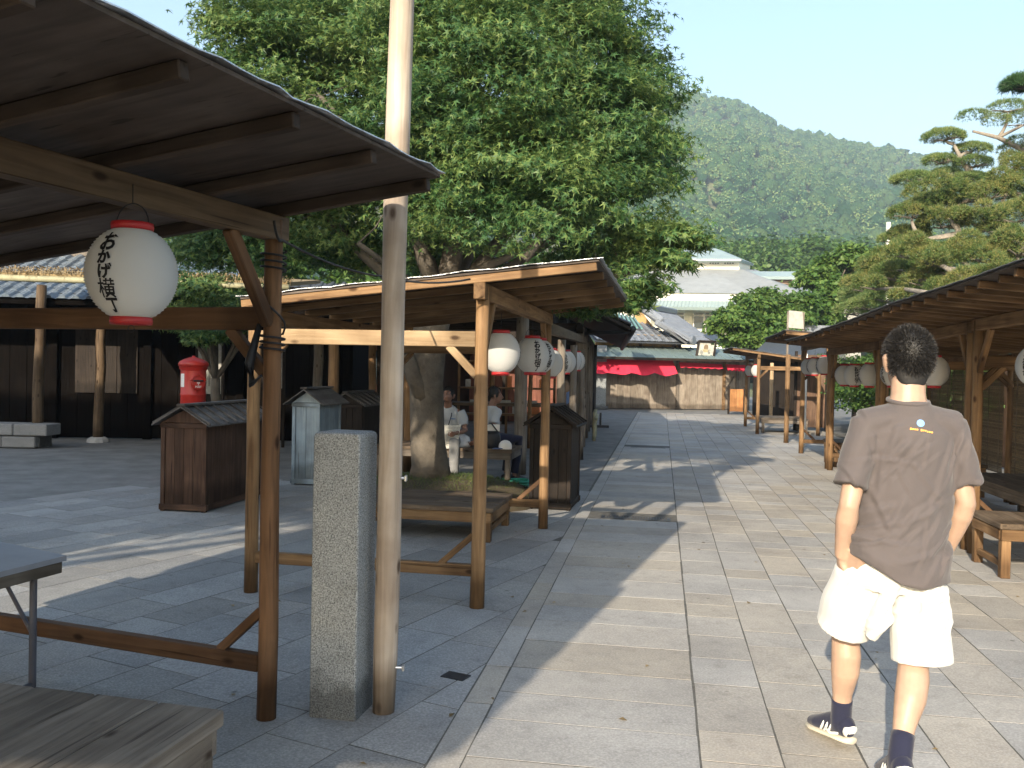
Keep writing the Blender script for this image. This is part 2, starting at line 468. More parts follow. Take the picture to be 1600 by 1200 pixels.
for k in range(13):                          # columns of setts to the right
    u0 = .19 + k * .325
    v = 1.2 + R.uniform(0, .4)
    while v < 34:
        l = R.choice((.22, .3, .3, .36, .42, .5, .6, .7))
        q = quad(O0, SU, SV, u0, u0 + .325, v, v + l, .004)
        if infront(q[0]): paver(q, 'paver', street)
        v += l
def clip_left(poly):                         # keep the plaza stones left of the kerb
    d = lambda p: -.877 - p.dot(SU)
    out = []
    for i in range(len(poly)):
        a, b = poly[i], poly[(i + 1) % len(poly)]
        da, db = d(a), d(b)
        if da >= 0: out.append(a)
        if (da >= 0) != (db >= 0): out.append(a + (b - a) * (da / (da - db)))
    return out
for k in range(-26, 12):
    u0 = k * .37; v = -2 + R.uniform(0, .6)
    while v < 13:
        l = R.choice((.45, .55, .6, .7, .8, .95))
        q = quad(O0, PU, PV, u0, u0 + .37, v, v + l, .004)
        c = (q[0] + q[2]) / 2
        v += l
        if not infront(c): continue
        if c.dot(SV) > 11.2 or c.x < -7.2 + (c.y - 8) * .9 and c.y > 7.6: continue
        q = clip_left(q)
        if len(q) < 3: continue
        ar = sum((q[i].x * q[(i + 1) % len(q)].y - q[(i + 1) % len(q)].x * q[i].y) for i in range(len(q))) / 2
        if abs(ar) < .012: continue
        paver(q, 'paver2', plaza)
def paver_geo(poly, c, mbx, local):
    n = len(poly); b = .0003
    o = c if local else Vector()
    top = R.uniform(-.0001, .0004); tx, ty = R.uniform(-.0006, .0006), R.uniform(-.0006, .0006)
    z = lambda p: top + (p.x - c.x) * tx + (p.y - c.y) * ty
    ins = []
    for p in poly:
        d = (c - p); ins.append(p + d * (b * 1.6 / max(d.length, .05)))
    vs = [(p.x - o.x, p.y - o.y, z(p)) for p in ins] + [(p.x - o.x, p.y - o.y, z(p) - b * .7) for p in poly] + [(p.x - o.x, p.y - o.y, -.03) for p in poly]
    fs = [tuple(range(n))]
    for i in range(n):
        j = (i + 1) % n
        fs += [(i, n + i, n + j, j), (n + i, 2 * n + i, 2 * n + j, n + j)]
    # face order gives upward normals for counter-clockwise polygons
    mbx.add(vs, [tuple(reversed(f)) if False else f for f in fs])
for par, lim, mk in ((street, 300, 'paver'), (plaza, 300, 'paver2')):
    lst = sorted([q for q in pave if q[3] is par], key=lambda q: q[0])
    vis = [q for q in lst if q[4].y > 2.2 and abs(q[4].x) < q[4].y * .6 + .25]
    near = vis[:lim - 2]; ids = set(id(q) for q in near)
    far = MB()
    for q in lst:
        if id(q) in ids:
            mbx = MB(); paver_geo(q[1], q[4], mbx, True)
            mbx.build('paving_stone', M_[mk], par, Matrix.Translation(q[4]))
        else:
            paver_geo(q[1], q[4], far, False)
    if far.v:
        tag(far.build('distant_paving', M_[mk], par), kind='stuff')

def drain(u0, u1, v0, v1, label):
    c = uv((u0 + u1) / 2, (v0 + v1) / 2)
    t = thing('drain_grate', c, label, 'drain grate', 'iron drain grates in the street')
    Mx = Matrix.Translation(c) @ Matrix.Rotation(-SA, 4, 'Z')
    mb = MB(); a, b = (u1 - u0) / 2, (v1 - v0) / 2
    for s in (-1, 1):
        mb.box((0, s * (b - .012), -.006), (2 * a, .024, .02)); mb.box((s * (a - .012), 0, -.0065), (.024, 2 * b - .05, .02))
    mb.build('frame', M_['black'], t, Mx)
    n = int(2 * a / .03)
    for k in range(n):
        mb = MB(); mb.box((-a + .03 + k * (2 * a - .06) / (n - 1), 0, -.008), (.012, 2 * b - .05, .02)); mb.build('bar', M_['black'], t, Mx)
drain(-.6, .12, 9.42, 9.62, 'iron drain grate in the street beside the dark roofed box')
drain(-.6, .1, 18.4, 18.6, 'far iron drain grate in the street, in the shadow before the closed shop')
mb = MB(); c = G(712, 1057)
mb.box((0, 0, -.004), (.13, .09, .02), bev=.003)
tag(mb.build('valve_cover', M_['black'], None, Matrix.Translation(c) @ Matrix.Rotation(-PA, 4, 'Z')), 'small rusty iron valve cover among the plaza stones', 'valve cover')
# ================================================================== MARKET STALLS
def sheet(mb, f, nu, nv, th):
    """grid sheet from f(i,j)->Vector with a thickness th downwards"""
    top = [[f(i / nu, j / nv) for j in range(nv + 1)] for i in range(nu + 1)]
    vs = [q for r_ in top for q in r_]; n = len(vs)
    vs += [q - Vector((0, 0, th)) for r_ in top for q in r_]
    ix = lambda i, j: i * (nv + 1) + j
    fs = []
    for i in range(nu):
        for j in range(nv):
            a = (ix(i, j), ix(i + 1, j), ix(i + 1, j + 1), ix(i, j + 1))
            fs += [a, tuple(n + k for k in reversed(a))]
    for i in range(nu):
        fs += [(ix(i, 0), n + ix(i, 0), n + ix(i + 1, 0), ix(i + 1, 0)), (ix(i + 1, nv), n + ix(i + 1, nv), n + ix(i, nv), ix(i, nv))]
    for j in range(nv):
        fs += [(ix(0, j + 1), n + ix(0, j + 1), n + ix(0, j), ix(0, j)), (ix(nu, j), n + ix(nu, j), n + ix(nu, j + 1), ix(nu, j + 1))]
    mb.add(vs, fs)

def stall(P0, az, side, L, label, ze, Wd=1.57, over=.75, oback=.05, oend=.1, slope=.106, step=.5, group='open timber market stalls along the street',
          tops=None, blind=False, post_r=.045, rail_ends=(0, 1), zc=1.70, pm='wood', cm='wood', sag=0.0, frontm=None, sheetm='silver', end_beams=(0, 1), dz=(0, 0), rm=None, bm=None):
    P0 = Vector((P0[0], P0[1], 0))
    dS = Vector((math.sin(az), math.cos(az), 0))
    dC = Vector((-math.cos(az), math.sin(az), 0)) * side
    Z = Vector((0, 0, 1))
    pt = lambda s, c, z: P0 + dS * s + dC * c + Z * z
    t = thing('market_stall', P0, label, 'market stall', group)
    zr = lambda c, s=0: ze - slope * (c + over) + dz[0] * (1 - s / L) + dz[1] * (s / L) - sag * math.sin(math.pi * min(max(s / L, 0), 1))
    rh = .05
    # posts
    for s in (0, L):
        for c in (0, Wd):
            top = zr(c, s) - rh - .02
            log('post', pt(s, c, 0), pt(s, c, top), post_r * 1.05, post_r * .95, M_[(frontm or pm) if s == 0 else pm], t)
    # long beams
    for nm, c in (('street_beam', 0), ('back_beam', Wd)):
        b0, b1 = pt(-oend, c, zr(c, 0) - rh - .055), pt(L + oend, c, zr(c, L) - rh - .055)
        beam(nm, b0, b1, .075, .105, M_[bm or pm], t, side=dC)
    # end cross beams, braces and foot rails
    for e, s in enumerate((0, L)):
        sg = -1 if e == 0 else 1
        if e in end_beams:
            beam('cross_beam', pt(s, .04, zc), pt(s, Wd - .04, zc), .05, .10, M_[cm if e == 0 else pm], t, side=dS)
            beam('brace', pt(s + .0, .03, zc - .24), pt(s + .0, .22, zc - .045), .04, .05, M_[cm if e == 0 else pm], t, side=dS)
            beam('brace', pt(s + .0, Wd - .03, zc - .24), pt(s + .0, Wd - .22, zc - .045), .04, .05, M_[pm], t, side=dS)
        if e in rail_ends:
            beam('rail', pt(s, .035, .24), pt(s, Wd - .035, .24), .05, .075, M_[pm], t, side=dS)
            beam('brace', pt(s, .03, .47), pt(s, .25, .27), .035, .04, M_['wood_red' if e else pm], t, side=dS)
        # brace along the street beam
        bz = zr(0, s) - rh - .11
        beam('brace', pt(s - sg * .03, 0, bz - .36), pt(s - sg * .30, 0, bz + .01), .045, .055, M_[pm], t, side=dC)
    # rafters
    n = max(2, round((L + 2 * oend) / step)); c0, c1 = -over + .03, Wd + oback
    for k in range(n + 1):
        s = -oend + .03 + (L + 2 * oend - .06) * k / n
        o_ = R.uniform(-.02, .012)
        beam('rafter', pt(s, c0 + o_, zr(c0, s) - rh / 2 - .002), pt(s, c1, zr(c1, s) - rh / 2 - .002), .04, rh, M_[rm or pm], t, side=dS)
    # roof panels
    np_ = max(2, round((L + 2 * oend) / .95)); lp = (L + 2 * oend) / np_
    for k in range(np_):
        s0 = -oend + k * lp + .002; s1 = s0 + lp - .004
        mb = MB()
        sheet(mb, lambda i, j: pt(s0 + (s1 - s0) * i, -over + (over + Wd + oback) * j, zr(-over + (over + Wd + oback) * j, s0 + (s1 - s0) * i) + .014), 4, 1, .013)
        Mx = frame_z(pt(s0, 0, 0), pt(s0, 1, 0), dS)
        mb.build('roof_panel', M_['roof_board'], t, Mx, world=True)
    # crumpled metal sheet on top, lapping the edges
    mb = MB(); nu, nv = 36, 22
    def fs(i, j):
        c = -over - .018 + (over + Wd + oback + .036) * j; s = -oend - .018 + (L + 2 * oend + .036) * i
        w = R.uniform(-.0025, .0035)
        if i in (0, 1) or j in (0, 1): w -= R.uniform(0, .007)
        return pt(s, c + R.uniform(-.008, .008) * (j in (0, 1)), zr(c, s) + .026 + w)
    sheet(mb, fs, nu, nv, .004)
    mb.build('roof_sheet', M_[sheetm], t, world=True)
    if blind:                                  # reed blinds hung along the back
        k = 0; s = .05
        while s < L - .2:
            w = min(1.02, L - s - .03)
            mb = MB(); zt = zr(Wd, s) - .2; zb = .35
            nz = int((zt - zb) / .021)
            p_ = lambda s_, z_, q: pt(s_, Wd - .06 + q, z_)
            for i in range(nz):
                z = zb + (i + .5) * (zt - zb) / nz; q = R.uniform(-.003, .003); h = .0095
                a, b = p_(s, z, q), p_(s + w, z + R.uniform(-.003, .003), q + R.uniform(-.003, .003))
                n1 = dC * .004
                mb.add([a - Z * h - n1 * .2, b - Z * h - n1 * .2, b - n1, a - n1, b + Z * h - n1 * .2, a + Z * h - n1 * .2], [(0, 1, 2, 3), (3, 2, 4, 5)])
            bl = mb.build('reed_blind', M_['reed'], t, world=True)
            tag(bl, kind='stuff')
            for f_ in (.12, .5, .88):
                a = pt(s + w * f_, Wd - .068, zb); beam('blind_cord', a, pt(s + w * f_, Wd - .068, zt), .006, .006, M_['wood_grey'], t, side=dC, bev=0)
            beam('blind_rod', pt(s, Wd - .06, zt + .012), pt(s + w, Wd - .06, zt + .012), .02, .02, M_['wood_grey'], t)
            s += w + .03; k += 1
    t_pt[t.name] = (pt, zr, L, dS, dC)
    return t
t_pt = {}
M_['slate'] = plain('dark_roof_felt', (.13, .14, .16, 1), rough=.35, var2=.3, scale=30, bstr=.8, bdist=.02, spec=.6)
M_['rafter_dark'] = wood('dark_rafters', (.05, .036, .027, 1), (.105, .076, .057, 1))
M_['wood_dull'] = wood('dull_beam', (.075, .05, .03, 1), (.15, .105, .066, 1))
M_['reed'] = plain('reed_blind', (.20, .155, .095, 1), rough=.85, var2=.35, scale=40, island=True, vary=.3)

z_b1 = A(452, 351, 3.78).z                     # beam height of the near stall
fr1 = G(416, 1122)                             # its far street-side post
AZ1, AZ2, AZR = rad(20.3), rad(10.2), rad(9.4)
d1 = Vector((math.sin(AZ1), math.cos(AZ1), 0))
L1 = 2.85
s1 = stall(fr1 - d1 * L1, AZ1, 1, L1, 'near stall at left with a big round lantern under its dark plank roof', z_b1 + .105 + .76 * .11, Wd=2.3, over=.76, oback=.12, oend=.06, slope=.11, pm='wood_red', step=.5, rail_ends=(1,), zc=1.745, end_beams=(1,), rm='rafter_dark', bm='wood_dull', post_r=.0405)
L0 = 2.8
corner0 = fr1 - d1 * (L1 + .24) + Vector((.06, 0, 0))
s0 = stall(corner0 - d1 * L0, AZ1, 1, L0, 'stall just beside the photographer, its roof shadow falls on the foreground slabs', z_b1 + .105 + .76 * .11, Wd=2.3, over=.76, oback=.12, oend=.1, slope=.11, pm='wood', rail_ends=(), end_beams=())
nr2 = G(745, 949); L2 = 2.98
ze2 = A(935, 403, nr2.y - .25).z - .02
s2 = stall(nr2, AZ2, 1, L2, 'middle left stall lit by the sun, pale new cross beam and a low platform inside', ze2, oend=.12, pm='wood', cm='wood_new', frontm='wood', zc=A(740, 530, nr2.y).z)
dF = Vector((math.sin(rad(7.5)), math.cos(rad(7.5)), 0))
f0 = nr2 + Vector((math.sin(AZ2), math.cos(AZ2), 0)) * (L2 + .25) - Vector((.03, 0, 0)); f0.z = 0
zf_ = ze2 - .26
lf = thing('lantern_frame', f0, 'dark post and beam frame carrying the small lantern row beyond the middle stall', 'lantern frame')
beam('beam', f0 + Vector((0, 0, zf_)), f0 + dF * 7.2 + Vector((0, 0, zf_ + .12)), .075, .11, M_['wood_dull'], lf)
for k in (1.9, 4.2, 6.6): log('post', f0 + dF * k, f0 + dF * k + Vector((0, 0, zf_ - .05)), .055, .05, M_['wood_grey'], lf)

# right-hand row
row0 = G(1516, 862)
dR = Vector((math.sin(AZR), math.cos(AZR), 0))
def rs(s): return row0 + dR * s
rowlab = ['nearest right stall with reed blinds, cut by the edge of the picture', 'right stall with reed blinds behind the walking man', 'right stall with reed blinds just beyond the walking man, double posts at its far end',
          'last of the joined right stalls, with three lanterns and an open low bench']
rowz = [(2.22, 2.19), (2.18, 2.12), (2.11, 2.10), (2.27, 2.24)]
rpos = [(-3.42, 3.36), (.12, 3.25), (3.55, 3.2), (6.95, 2.85)]
rstalls = []
for k, ((s_, L_), lb, zz) in enumerate(zip(rpos, rowlab, rowz)):
    rstalls.append(stall(rs(s_), AZR, -1, L_, lb, 0, oend=.09, step=.33, slope=.085, dz=zz, blind=(k < 3), over=.74, rail_ends=(1,), sag=.012, sheetm='slate', group='timber market stalls on the right side'))
re_ = G(1183, 678)
s_re = stall(re_, AZR, -1, 3.3, 'small far right stall standing apart, two lanterns under its low roof', 2.2, Wd=1.5, over=.7, step=.33, slope=.13, sheetm='slate', zc=A(1187, 575, re_.y).z, group='timber market stalls on the right side', rail_ends=(1,))

# ------------------------------------------------------------------ paper lanterns
LR = .148
def lr(z): return LR * math.sqrt(max(0, 1 - (z / .162) ** 2))
def glyphs(txt, size):
    """a word set vertically, as flat triangles (x, z), one character under another"""
    out = []
    y = 0
    for ch, k, dx in txt:
        cu = bpy.data.curves.new('glyph', 'FONT'); cu.body = ch; cu.size = size * k; cu.offset = .0008 if ch == '横' else .0024; cu.resolution_u = 2; cu.align_x = 'CENTER'
        ob = bpy.data.objects.new('glyph', cu); COL.objects.link(ob)
        dg = bpy.context.evaluated_depsgraph_get()
        me = bpy.data.meshes.new_from_object(ob.evaluated_get(dg))
        bm = bmesh.new(); bm.from_mesh(me); bmesh.ops.triangulate(bm, faces=bm.faces)
        for _ in range(4):
            es = [e for e in bm.edges if e.calc_length() > .009]
            if es: bmesh.ops.subdivide_edges(bm, edges=es, cuts=1)
            bmesh.ops.triangulate(bm, faces=bm.faces)
        y -= size * k * .93
        bm.verts.index_update()
        out.append(([(v.co.x + dx, v.co.y + y) for v in bm.verts], [tuple(v.index for v in f.verts) for f in bm.faces]))
        bm.free(); bpy.data.objects.remove(ob); bpy.data.curves.remove(cu); bpy.data.meshes.remove(me)
    return out, y
def make_lantern():
    t = thing('paper_lantern', (0, 0, 0), 'lantern', 'lantern', 'white paper lanterns hung from the stalls')
    prof = []
    n = 30
    for i in range(n + 1):
        z = -.147 + .294 * i / n
        prof.append((lr(z), z))
        if i < n:
            zm = z + .294 / n * .5; prof.append((lr(zm) - .005, zm))
    mb = MB(); mb.lathe(prof, 36); body = mb.build('paper_body', M_['paper'], t, smooth=True)
    for nm, z in (('top_ring', .157), ('bottom_ring', -.157)):
        mb = MB(); h = .0125
        mb.lathe([(.056, z - h), (.066, z - h), (.068, z), (.066, z + h), (.056, z + h), (.054, z), (.056, z - h)], 28)
        mb.build(nm, M_['red'], t, smooth=True)
    mb = MB(); mb.lathe([(.0, -.162), (.055, -.162)], 20); mb.lathe([(.0, .162), (.055, .162)], 20); mb.build('end_disc', M_['paper'], t)
    mb = MB()
    pts = [(.06 * math.cos(a), 0, .165 + .07 * math.sin(a)) for a in [math.pi * k / 10 for k in range(11)]]
    mb.loft(pts, [.0022] * 11, 5, ref=Vector((0, 1, 0))); mb.loft([(0, 0, .235), (0, 0, .30)], [.002, .002], 5)
    mb.build('hanger', M_['wire'], t, smooth=True)
    mb = MB(); pts = [(.012 * math.cos(a), 0, -.183 + .012 * math.sin(a)) for a in [2 * math.pi * k / 10 for k in range(11)]]
    mb.loft(pts, [.0015] * 11, 5, ref=Vector((0, 1, 0))); mb.build('ring', M_['wire'], t, smooth=True)
    g, h = glyphs([('お', 1.22, 0), ('か', .82, -.004), ('げ', .86, .0), ('横', 1.12, .004), ('丁', .84, .012)], .0575)
    for a0 in (0, math.pi):
        mb = MB()
        for vs, fs in g:
            out = []
            for x, y in vs:
                z = y - h / 2 + .002; a = a0 + x / LR; r_ = lr(z) + .0018
                out.append((r_ * math.sin(a), -r_ * math.cos(a), z))
            mb.add(out, fs)
        mb.build('lettering', M_['ink'], t)
    return t
lan0 = make_lantern()
lan_used = [False]
def lantern(p, rz, label):
    Mx = Matrix.Translation(Vector(p)) @ Matrix.Rotation(rz, 4, 'Z')
    o = copy_tree(lan0, Mx)
    o['label'] = label
    return o
c = A(206, 428, 3.0); lantern(c, rad(-11), 'large round white lantern under the near left stall, black brush lettering turned left')
def under(t, s, c=0.0, drop=.44):
    pt, zr, L, dS, dC = t_pt[t.name]
    return pt(s, c, zr(0, s) - .05 - .105 - drop + .12)
lantern(under(s2, .95, .06), rad(95), 'sunlit white lantern behind the front post of the middle stall')
lantern(under(s2, 1.95, -.02), rad(18), 'white lantern with lettering halfway along the middle stall')
lantern(under(s2, 2.5, 0), rad(38), 'white lantern at the far end of the middle stall, half hidden by its neighbour')
for s_, a, nm in ((1.0, 100, 'first'), (2.3, 35, 'second'), (3.4, 95, 'third'), (4.7, 90, 'fourth'), (6.0, 70, 'fifth')):
    lantern(f0 + dF * s_ + Vector((-.06, 0, zf_ + .016 * s_ - .36)), rad(a), f'{nm} of the small shaded lanterns in the row beyond the middle stall')
lantern(under(rstalls[0], 2.1, .0), rad(-60), 'white lantern at the right edge of the picture, cut by the frame')
lantern(under(rstalls[1], 1.1, .0), rad(100), 'white lantern just right of the walking man’s head'.replace('’', "'"))
lantern(under(rstalls[1], 2.75, .0), rad(100), "white lantern just left of the walking man's head")
for s_, a, nm in ((.55, 90, 'nearest'), (1.5, -10, 'lettered middle'), (2.2, 80, 'farthest')):
    lantern(under(rstalls[2], s_, .0), rad(a), f'{nm} of three lanterns on the third right stall')
for s_, a, nm in ((.5, 90, 'nearest'), (1.5, 90, 'middle'), (2.2, 80, 'farthest')):
    lantern(under(rstalls[3], s_, .0), rad(a), f'{nm} of three lanterns on the last joined right stall')
lantern(under(s_re, .6, .0), rad(90), 'bright lantern by the front post of the small far right stall')
lantern(under(s_re, 2.3, .0), rad(90), 'shaded rear lantern of the small far right stall')
def drop_tree(o):
    for ch in list(o.children): drop_tree(ch)
    bpy.data.objects.remove(o)
drop_tree(lan0)

# ------------------------------------------------------------------ benches
def bench(o, az, w, d, h, label, mat='bench', rail=True, planks_along=True, nplank=5, name='bench', legin=.06, group='low timber benches', lm=None, th=.045):
    """o: near-left corner on the ground in the bench frame; w to the right, d away"""
    ev = Vector((math.sin(az), math.cos(az), 0)); eu = Vector((math.cos(az), -math.sin(az), 0)); Z = Vector((0, 0, 1))
    o = Vector((o[0], o[1], 0)); q = lambda u, v_, z: o + eu * u + ev * v_ + Z * z
    t = thing(name, q(w / 2, d / 2, 0), label, 'bench', group)
    lm = lm or mat
    for k in range(nplank):
        if planks_along:
            b = w / nplank; u = b * (k + .5)
            beam('plank', q(u, 0, h - th / 2), q(u, d, h - th / 2 + R.uniform(-.002, .002)), b - .005, th, M_[mat], t, side=eu, bev=.006)
        else:
            b = d / nplank; u = b * (k + .5)
            beam('plank', q(0, u, h - th / 2), q(w, u, h - th / 2 + R.uniform(-.002, .002)), b - .005, th, M_[mat], t, side=ev, bev=.006)
    zf = h - th - .045
    for s in (.03, d - .03): beam('apron', q(.02, s, zf), q(w - .02, s, zf), .09, .035, M_[lm], t, side=Z)
    for s in (.03, w - .03): beam('apron', q(s, .05, zf - .001), q(s, d - .05, zf - .001), .088, .035, M_[lm], t, side=Z)
    for u in (legin, w - legin):
        for v_ in (legin, d - legin):
            beam('leg', q(u, v_, 0), q(u, v_, h - th - .002), .07, .07, M_[lm], t, side=eu)
    if rail:
        for u in (legin, w - legin): beam('stretcher', q(u, legin + .036, .1), q(u, d - legin - .036, .1), .035, .05, M_[lm], t, side=eu)
    return t
# foreground platform, right-far corner at (350,1111)
hc = .42
cr = G(352, 1108, hc); wf, df = 1.7, 1.25
aB = rad(13.5)
evB = Vector((math.sin(aB), math.cos(aB), 0)); euB = Vector((math.cos(aB), -math.sin(aB), 0))
bench(cr - euB * wf - evB * df, aB, wf, df, hc, 'weathered plank platform in the left foreground', mat='wood_grey', nplank=7, name='plank_bench', lm='wood_grey', th=.055)
c = G(764, 849); e2 = Vector((math.cos(AZ2), -math.sin(AZ2), 0))
bench(c - e2 * 1.25 - Vector((0, 0, 0)), AZ2, 1.28, 1.0, .31, 'low brown platform inside the middle stall', mat='bench', nplank=6, name='plank_bench', planks_along=False, lm='wood')
B3H = .5
c3 = G(800, 703, B3H)
bench(c3 - e2 * 1.9, AZ2, 1.9, .85, B3H, 'broad bench under the tree where the two men sit', mat='bench', nplank=6, name='plank_bench', planks_along=False, lm='wood_grey', rail=False)
q = G(948, 637); bench(q, rad(4), 1.35, .5, .4, 'dark old bench against the wooden shop front', mat='wood_dark', nplank=3, name='plank_bench')
pt, zr, L, dS, dC = t_pt[rstalls[0].name]
qa = G(1560, 905); bench(qa, AZR, 1.3, .72, .43, 'bench cut by the right edge, below the reed blinds', mat='bench', nplank=4, name='plank_bench', lm='wood')
pt, zr, L, dS, dC = t_pt[rstalls[1].name]
q = pt(.4, .75, 0); bench(q, AZR, .75, 2.3, .44, 'shaded bench along the reed blinds behind the walking man', mat='bench', nplank=4, name='plank_bench')
pt, zr, L, dS, dC = t_pt[rstalls[2].name]
q = pt(.35, .2, 0); bench(q, AZR, 1.25, 1.0, .43, 'bench in the third right stall, just left of the walking man', mat='bench', nplank=4, name='plank_bench', lm='wood')
pt, zr, L, dS, dC = t_pt[rstalls[3].name]
q = pt(.25, .12, 0); bench(q, AZR, 1.1, .95, .42, 'sunlit brown bench in the last joined right stall with a white board below', mat='bench', nplank=4, name='plank_bench', lm='wood', planks_along=False)
mb = MB(); mb.box((0, 0, .14), (.7, .03, .2), bev=.003)
tag(mb.build('white_board', M_['white'], None, Matrix.Translation(q + dC * .5 + dS * .5) @ Matrix.Rotation(-AZR, 4, 'Z')), 'white board leaning under the sunlit brown bench', 'board')
pt, zr, L, dS, dC = t_pt[s_re.name]
q = pt(.3, .12, 0); bench(q, AZR, 1.2, 1.6, .4, 'grey platform in the small far right stall', mat='wood_grey', nplank=5, name='plank_bench')

# ------------------------------------------------------------------ folding table
t = thing('folding_table', G(66, 1062), 'folding table with grey metal legs at the left edge', 'table')
ev = Vector((-.55, .83, 0)).normalized()
tc = G(104, 872, .64)
e1 = (G(0, 850, .64) - tc).normalized(); e2t = (G(0, 898, .64) - tc).normalized()
mb = MB()
w1, w2 = 1.5, .6
pq = [tc, tc + e1 * w1, tc + e1 * w1 + e2t * w2, tc + e2t * w2]
Z = Vector((0, 0, 1))
M_['table'] = plain('table_top', (.22, .23, .26, 1), rough=.45, var2=.12, scale=5, spec=.5)
mb.add([p + Z * .012 for p in pq] + [p - Z * .012 for p in pq], [(0, 1, 2, 3), (7, 6, 5, 4), (0, 4, 5, 1), (1, 5, 6, 2), (2, 6, 7, 3), (3, 7, 4, 0)])
mb.build('table_top', M_['table'], t, world=True)
inn = lambda a, b: tc + e1 * a + e2t * b
for a, b, c_, d in ((.02, .02, .02, w2 - .02), (.02, .021, w1 - .02, .021), (w1 - .02, .02, w1 - .02, w2 - .02), (.02, w2 - .021, w1 - .02, w2 - .021)):
    beam('apron', inn(a, b) - Z * .04, inn(c_, d) - Z * .04, .02, .05, M_['wood_grey'], t, bev=.002)
M_['leg_metal'] = plain('grey_leg_metal', (.075, .075, .095, 1), rough=.5, spec=.5)
lg = []
for a, b in ((.16, .07), (.16, w2 - .07), (w1 - .16, .07), (w1 - .16, w2 - .07)):
    p = inn(a, b); lg.append(p)
    log('leg', Vector((p.x, p.y, 0)), p - Z * .05, .0165, .0165, M_['leg_metal'], t, 10, wob=0)
for i, j in ((0, 1), (2, 3)):
    log('foot_bar', Vector((lg[i].x, lg[i].y, .05)), Vector((lg[j].x, lg[j].y, .05)), .012, .012, M_['leg_metal'], t, 8, wob=0)
for i, s in ((0, 1), (2, -1), (1, 1), (3, -1)):
    log('strut', Vector((lg[i].x, lg[i].y, .28)), lg[i] + e1 * (.33 * s) - Z * .06, .01, .01, M_['leg_metal'], t, 8, wob=0)

# ------------------------------------------------------------------ granite pillar and wooden pole
pc = (G(485, 1108) + G(582, 1112)) / 2
t0 = MB(); hh = A(545, 674, pc.y).z
ang = rad(-12)
bw = .215
vs = []
def ring(z, w, b):
    h_ = w / 2
    return [Vector((x, y, z)) for x, y in ((-h_ + b, -h_), (h_ - b, -h_), (h_, -h_ + b), (h_, h_ - b), (h_ - b, h_), (-h_ + b, h_), (-h_, h_ - b), (-h_, -h_ + b))]
rings = [ring(0, bw, .006), ring(hh - .02, bw, .006), ring(hh - .006, bw - .008, .008), ring(hh, bw - .03, .01)]
vs = [q for r_ in rings for q in r_]; fs = []
for i in range(3):
    for k in range(8): fs.append((i * 8 + k, i * 8 + (k + 1) % 8, (i + 1) * 8 + (k + 1) % 8, (i + 1) * 8 + k))
fs.append(tuple(24 + k for k in range(8)))
t0.add(vs, fs)
tag(t0.build('granite_pillar', M_['granite'], None, Matrix.Translation(pc) @ Matrix.Rotation(ang, 4, 'Z')), 'square speckled grey granite pillar beside the wooden pole', 'pillar')
pb = G(599, 1112); ptop = A(628, 0, pb.y)
dpole = (ptop - pb)
t = thing('wooden_pole', pb, 'tall bleached round wooden pole standing by the granite pillar', 'pole')
M_['pole'] = wood('bleached_pole', (.33, .27, .21, 1), (.50, .43, .36, 1), vary=0, bstr=.3)
mb = MB()
Mx = frame_z(pb, ptop); Lp = dpole.length
k = 24; pts = []; rr = []
for i in range(k):
    tt = i / (k - 1) * (Lp + 2.6)
    pts.append((.004 * math.sin(tt * 2.1), .004 * math.cos(tt * 1.7), tt)); rr.append((.053 + .002 * math.sin(tt * 3)) * (.93 if i == 0 else 1))
mb.loft(pts, rr, 28); mb.build('shaft', M_['pole'], t, Mx, smooth=True)
for px, py in ((628, 747), (624, 1043)):
    p = A(px - 8, py, pb.y - .01)
    mb = MB(); mb.loft([(0, 0, 0), (.035, 0, 0)], [.006, .006], 8, ref=Vector((0, 0, 1))); mb.box((.04, 0, 0), (.012, .028, .028), bev=.003)
    mb.build('bolt', M_['metal'], t, Matrix.Translation(p))

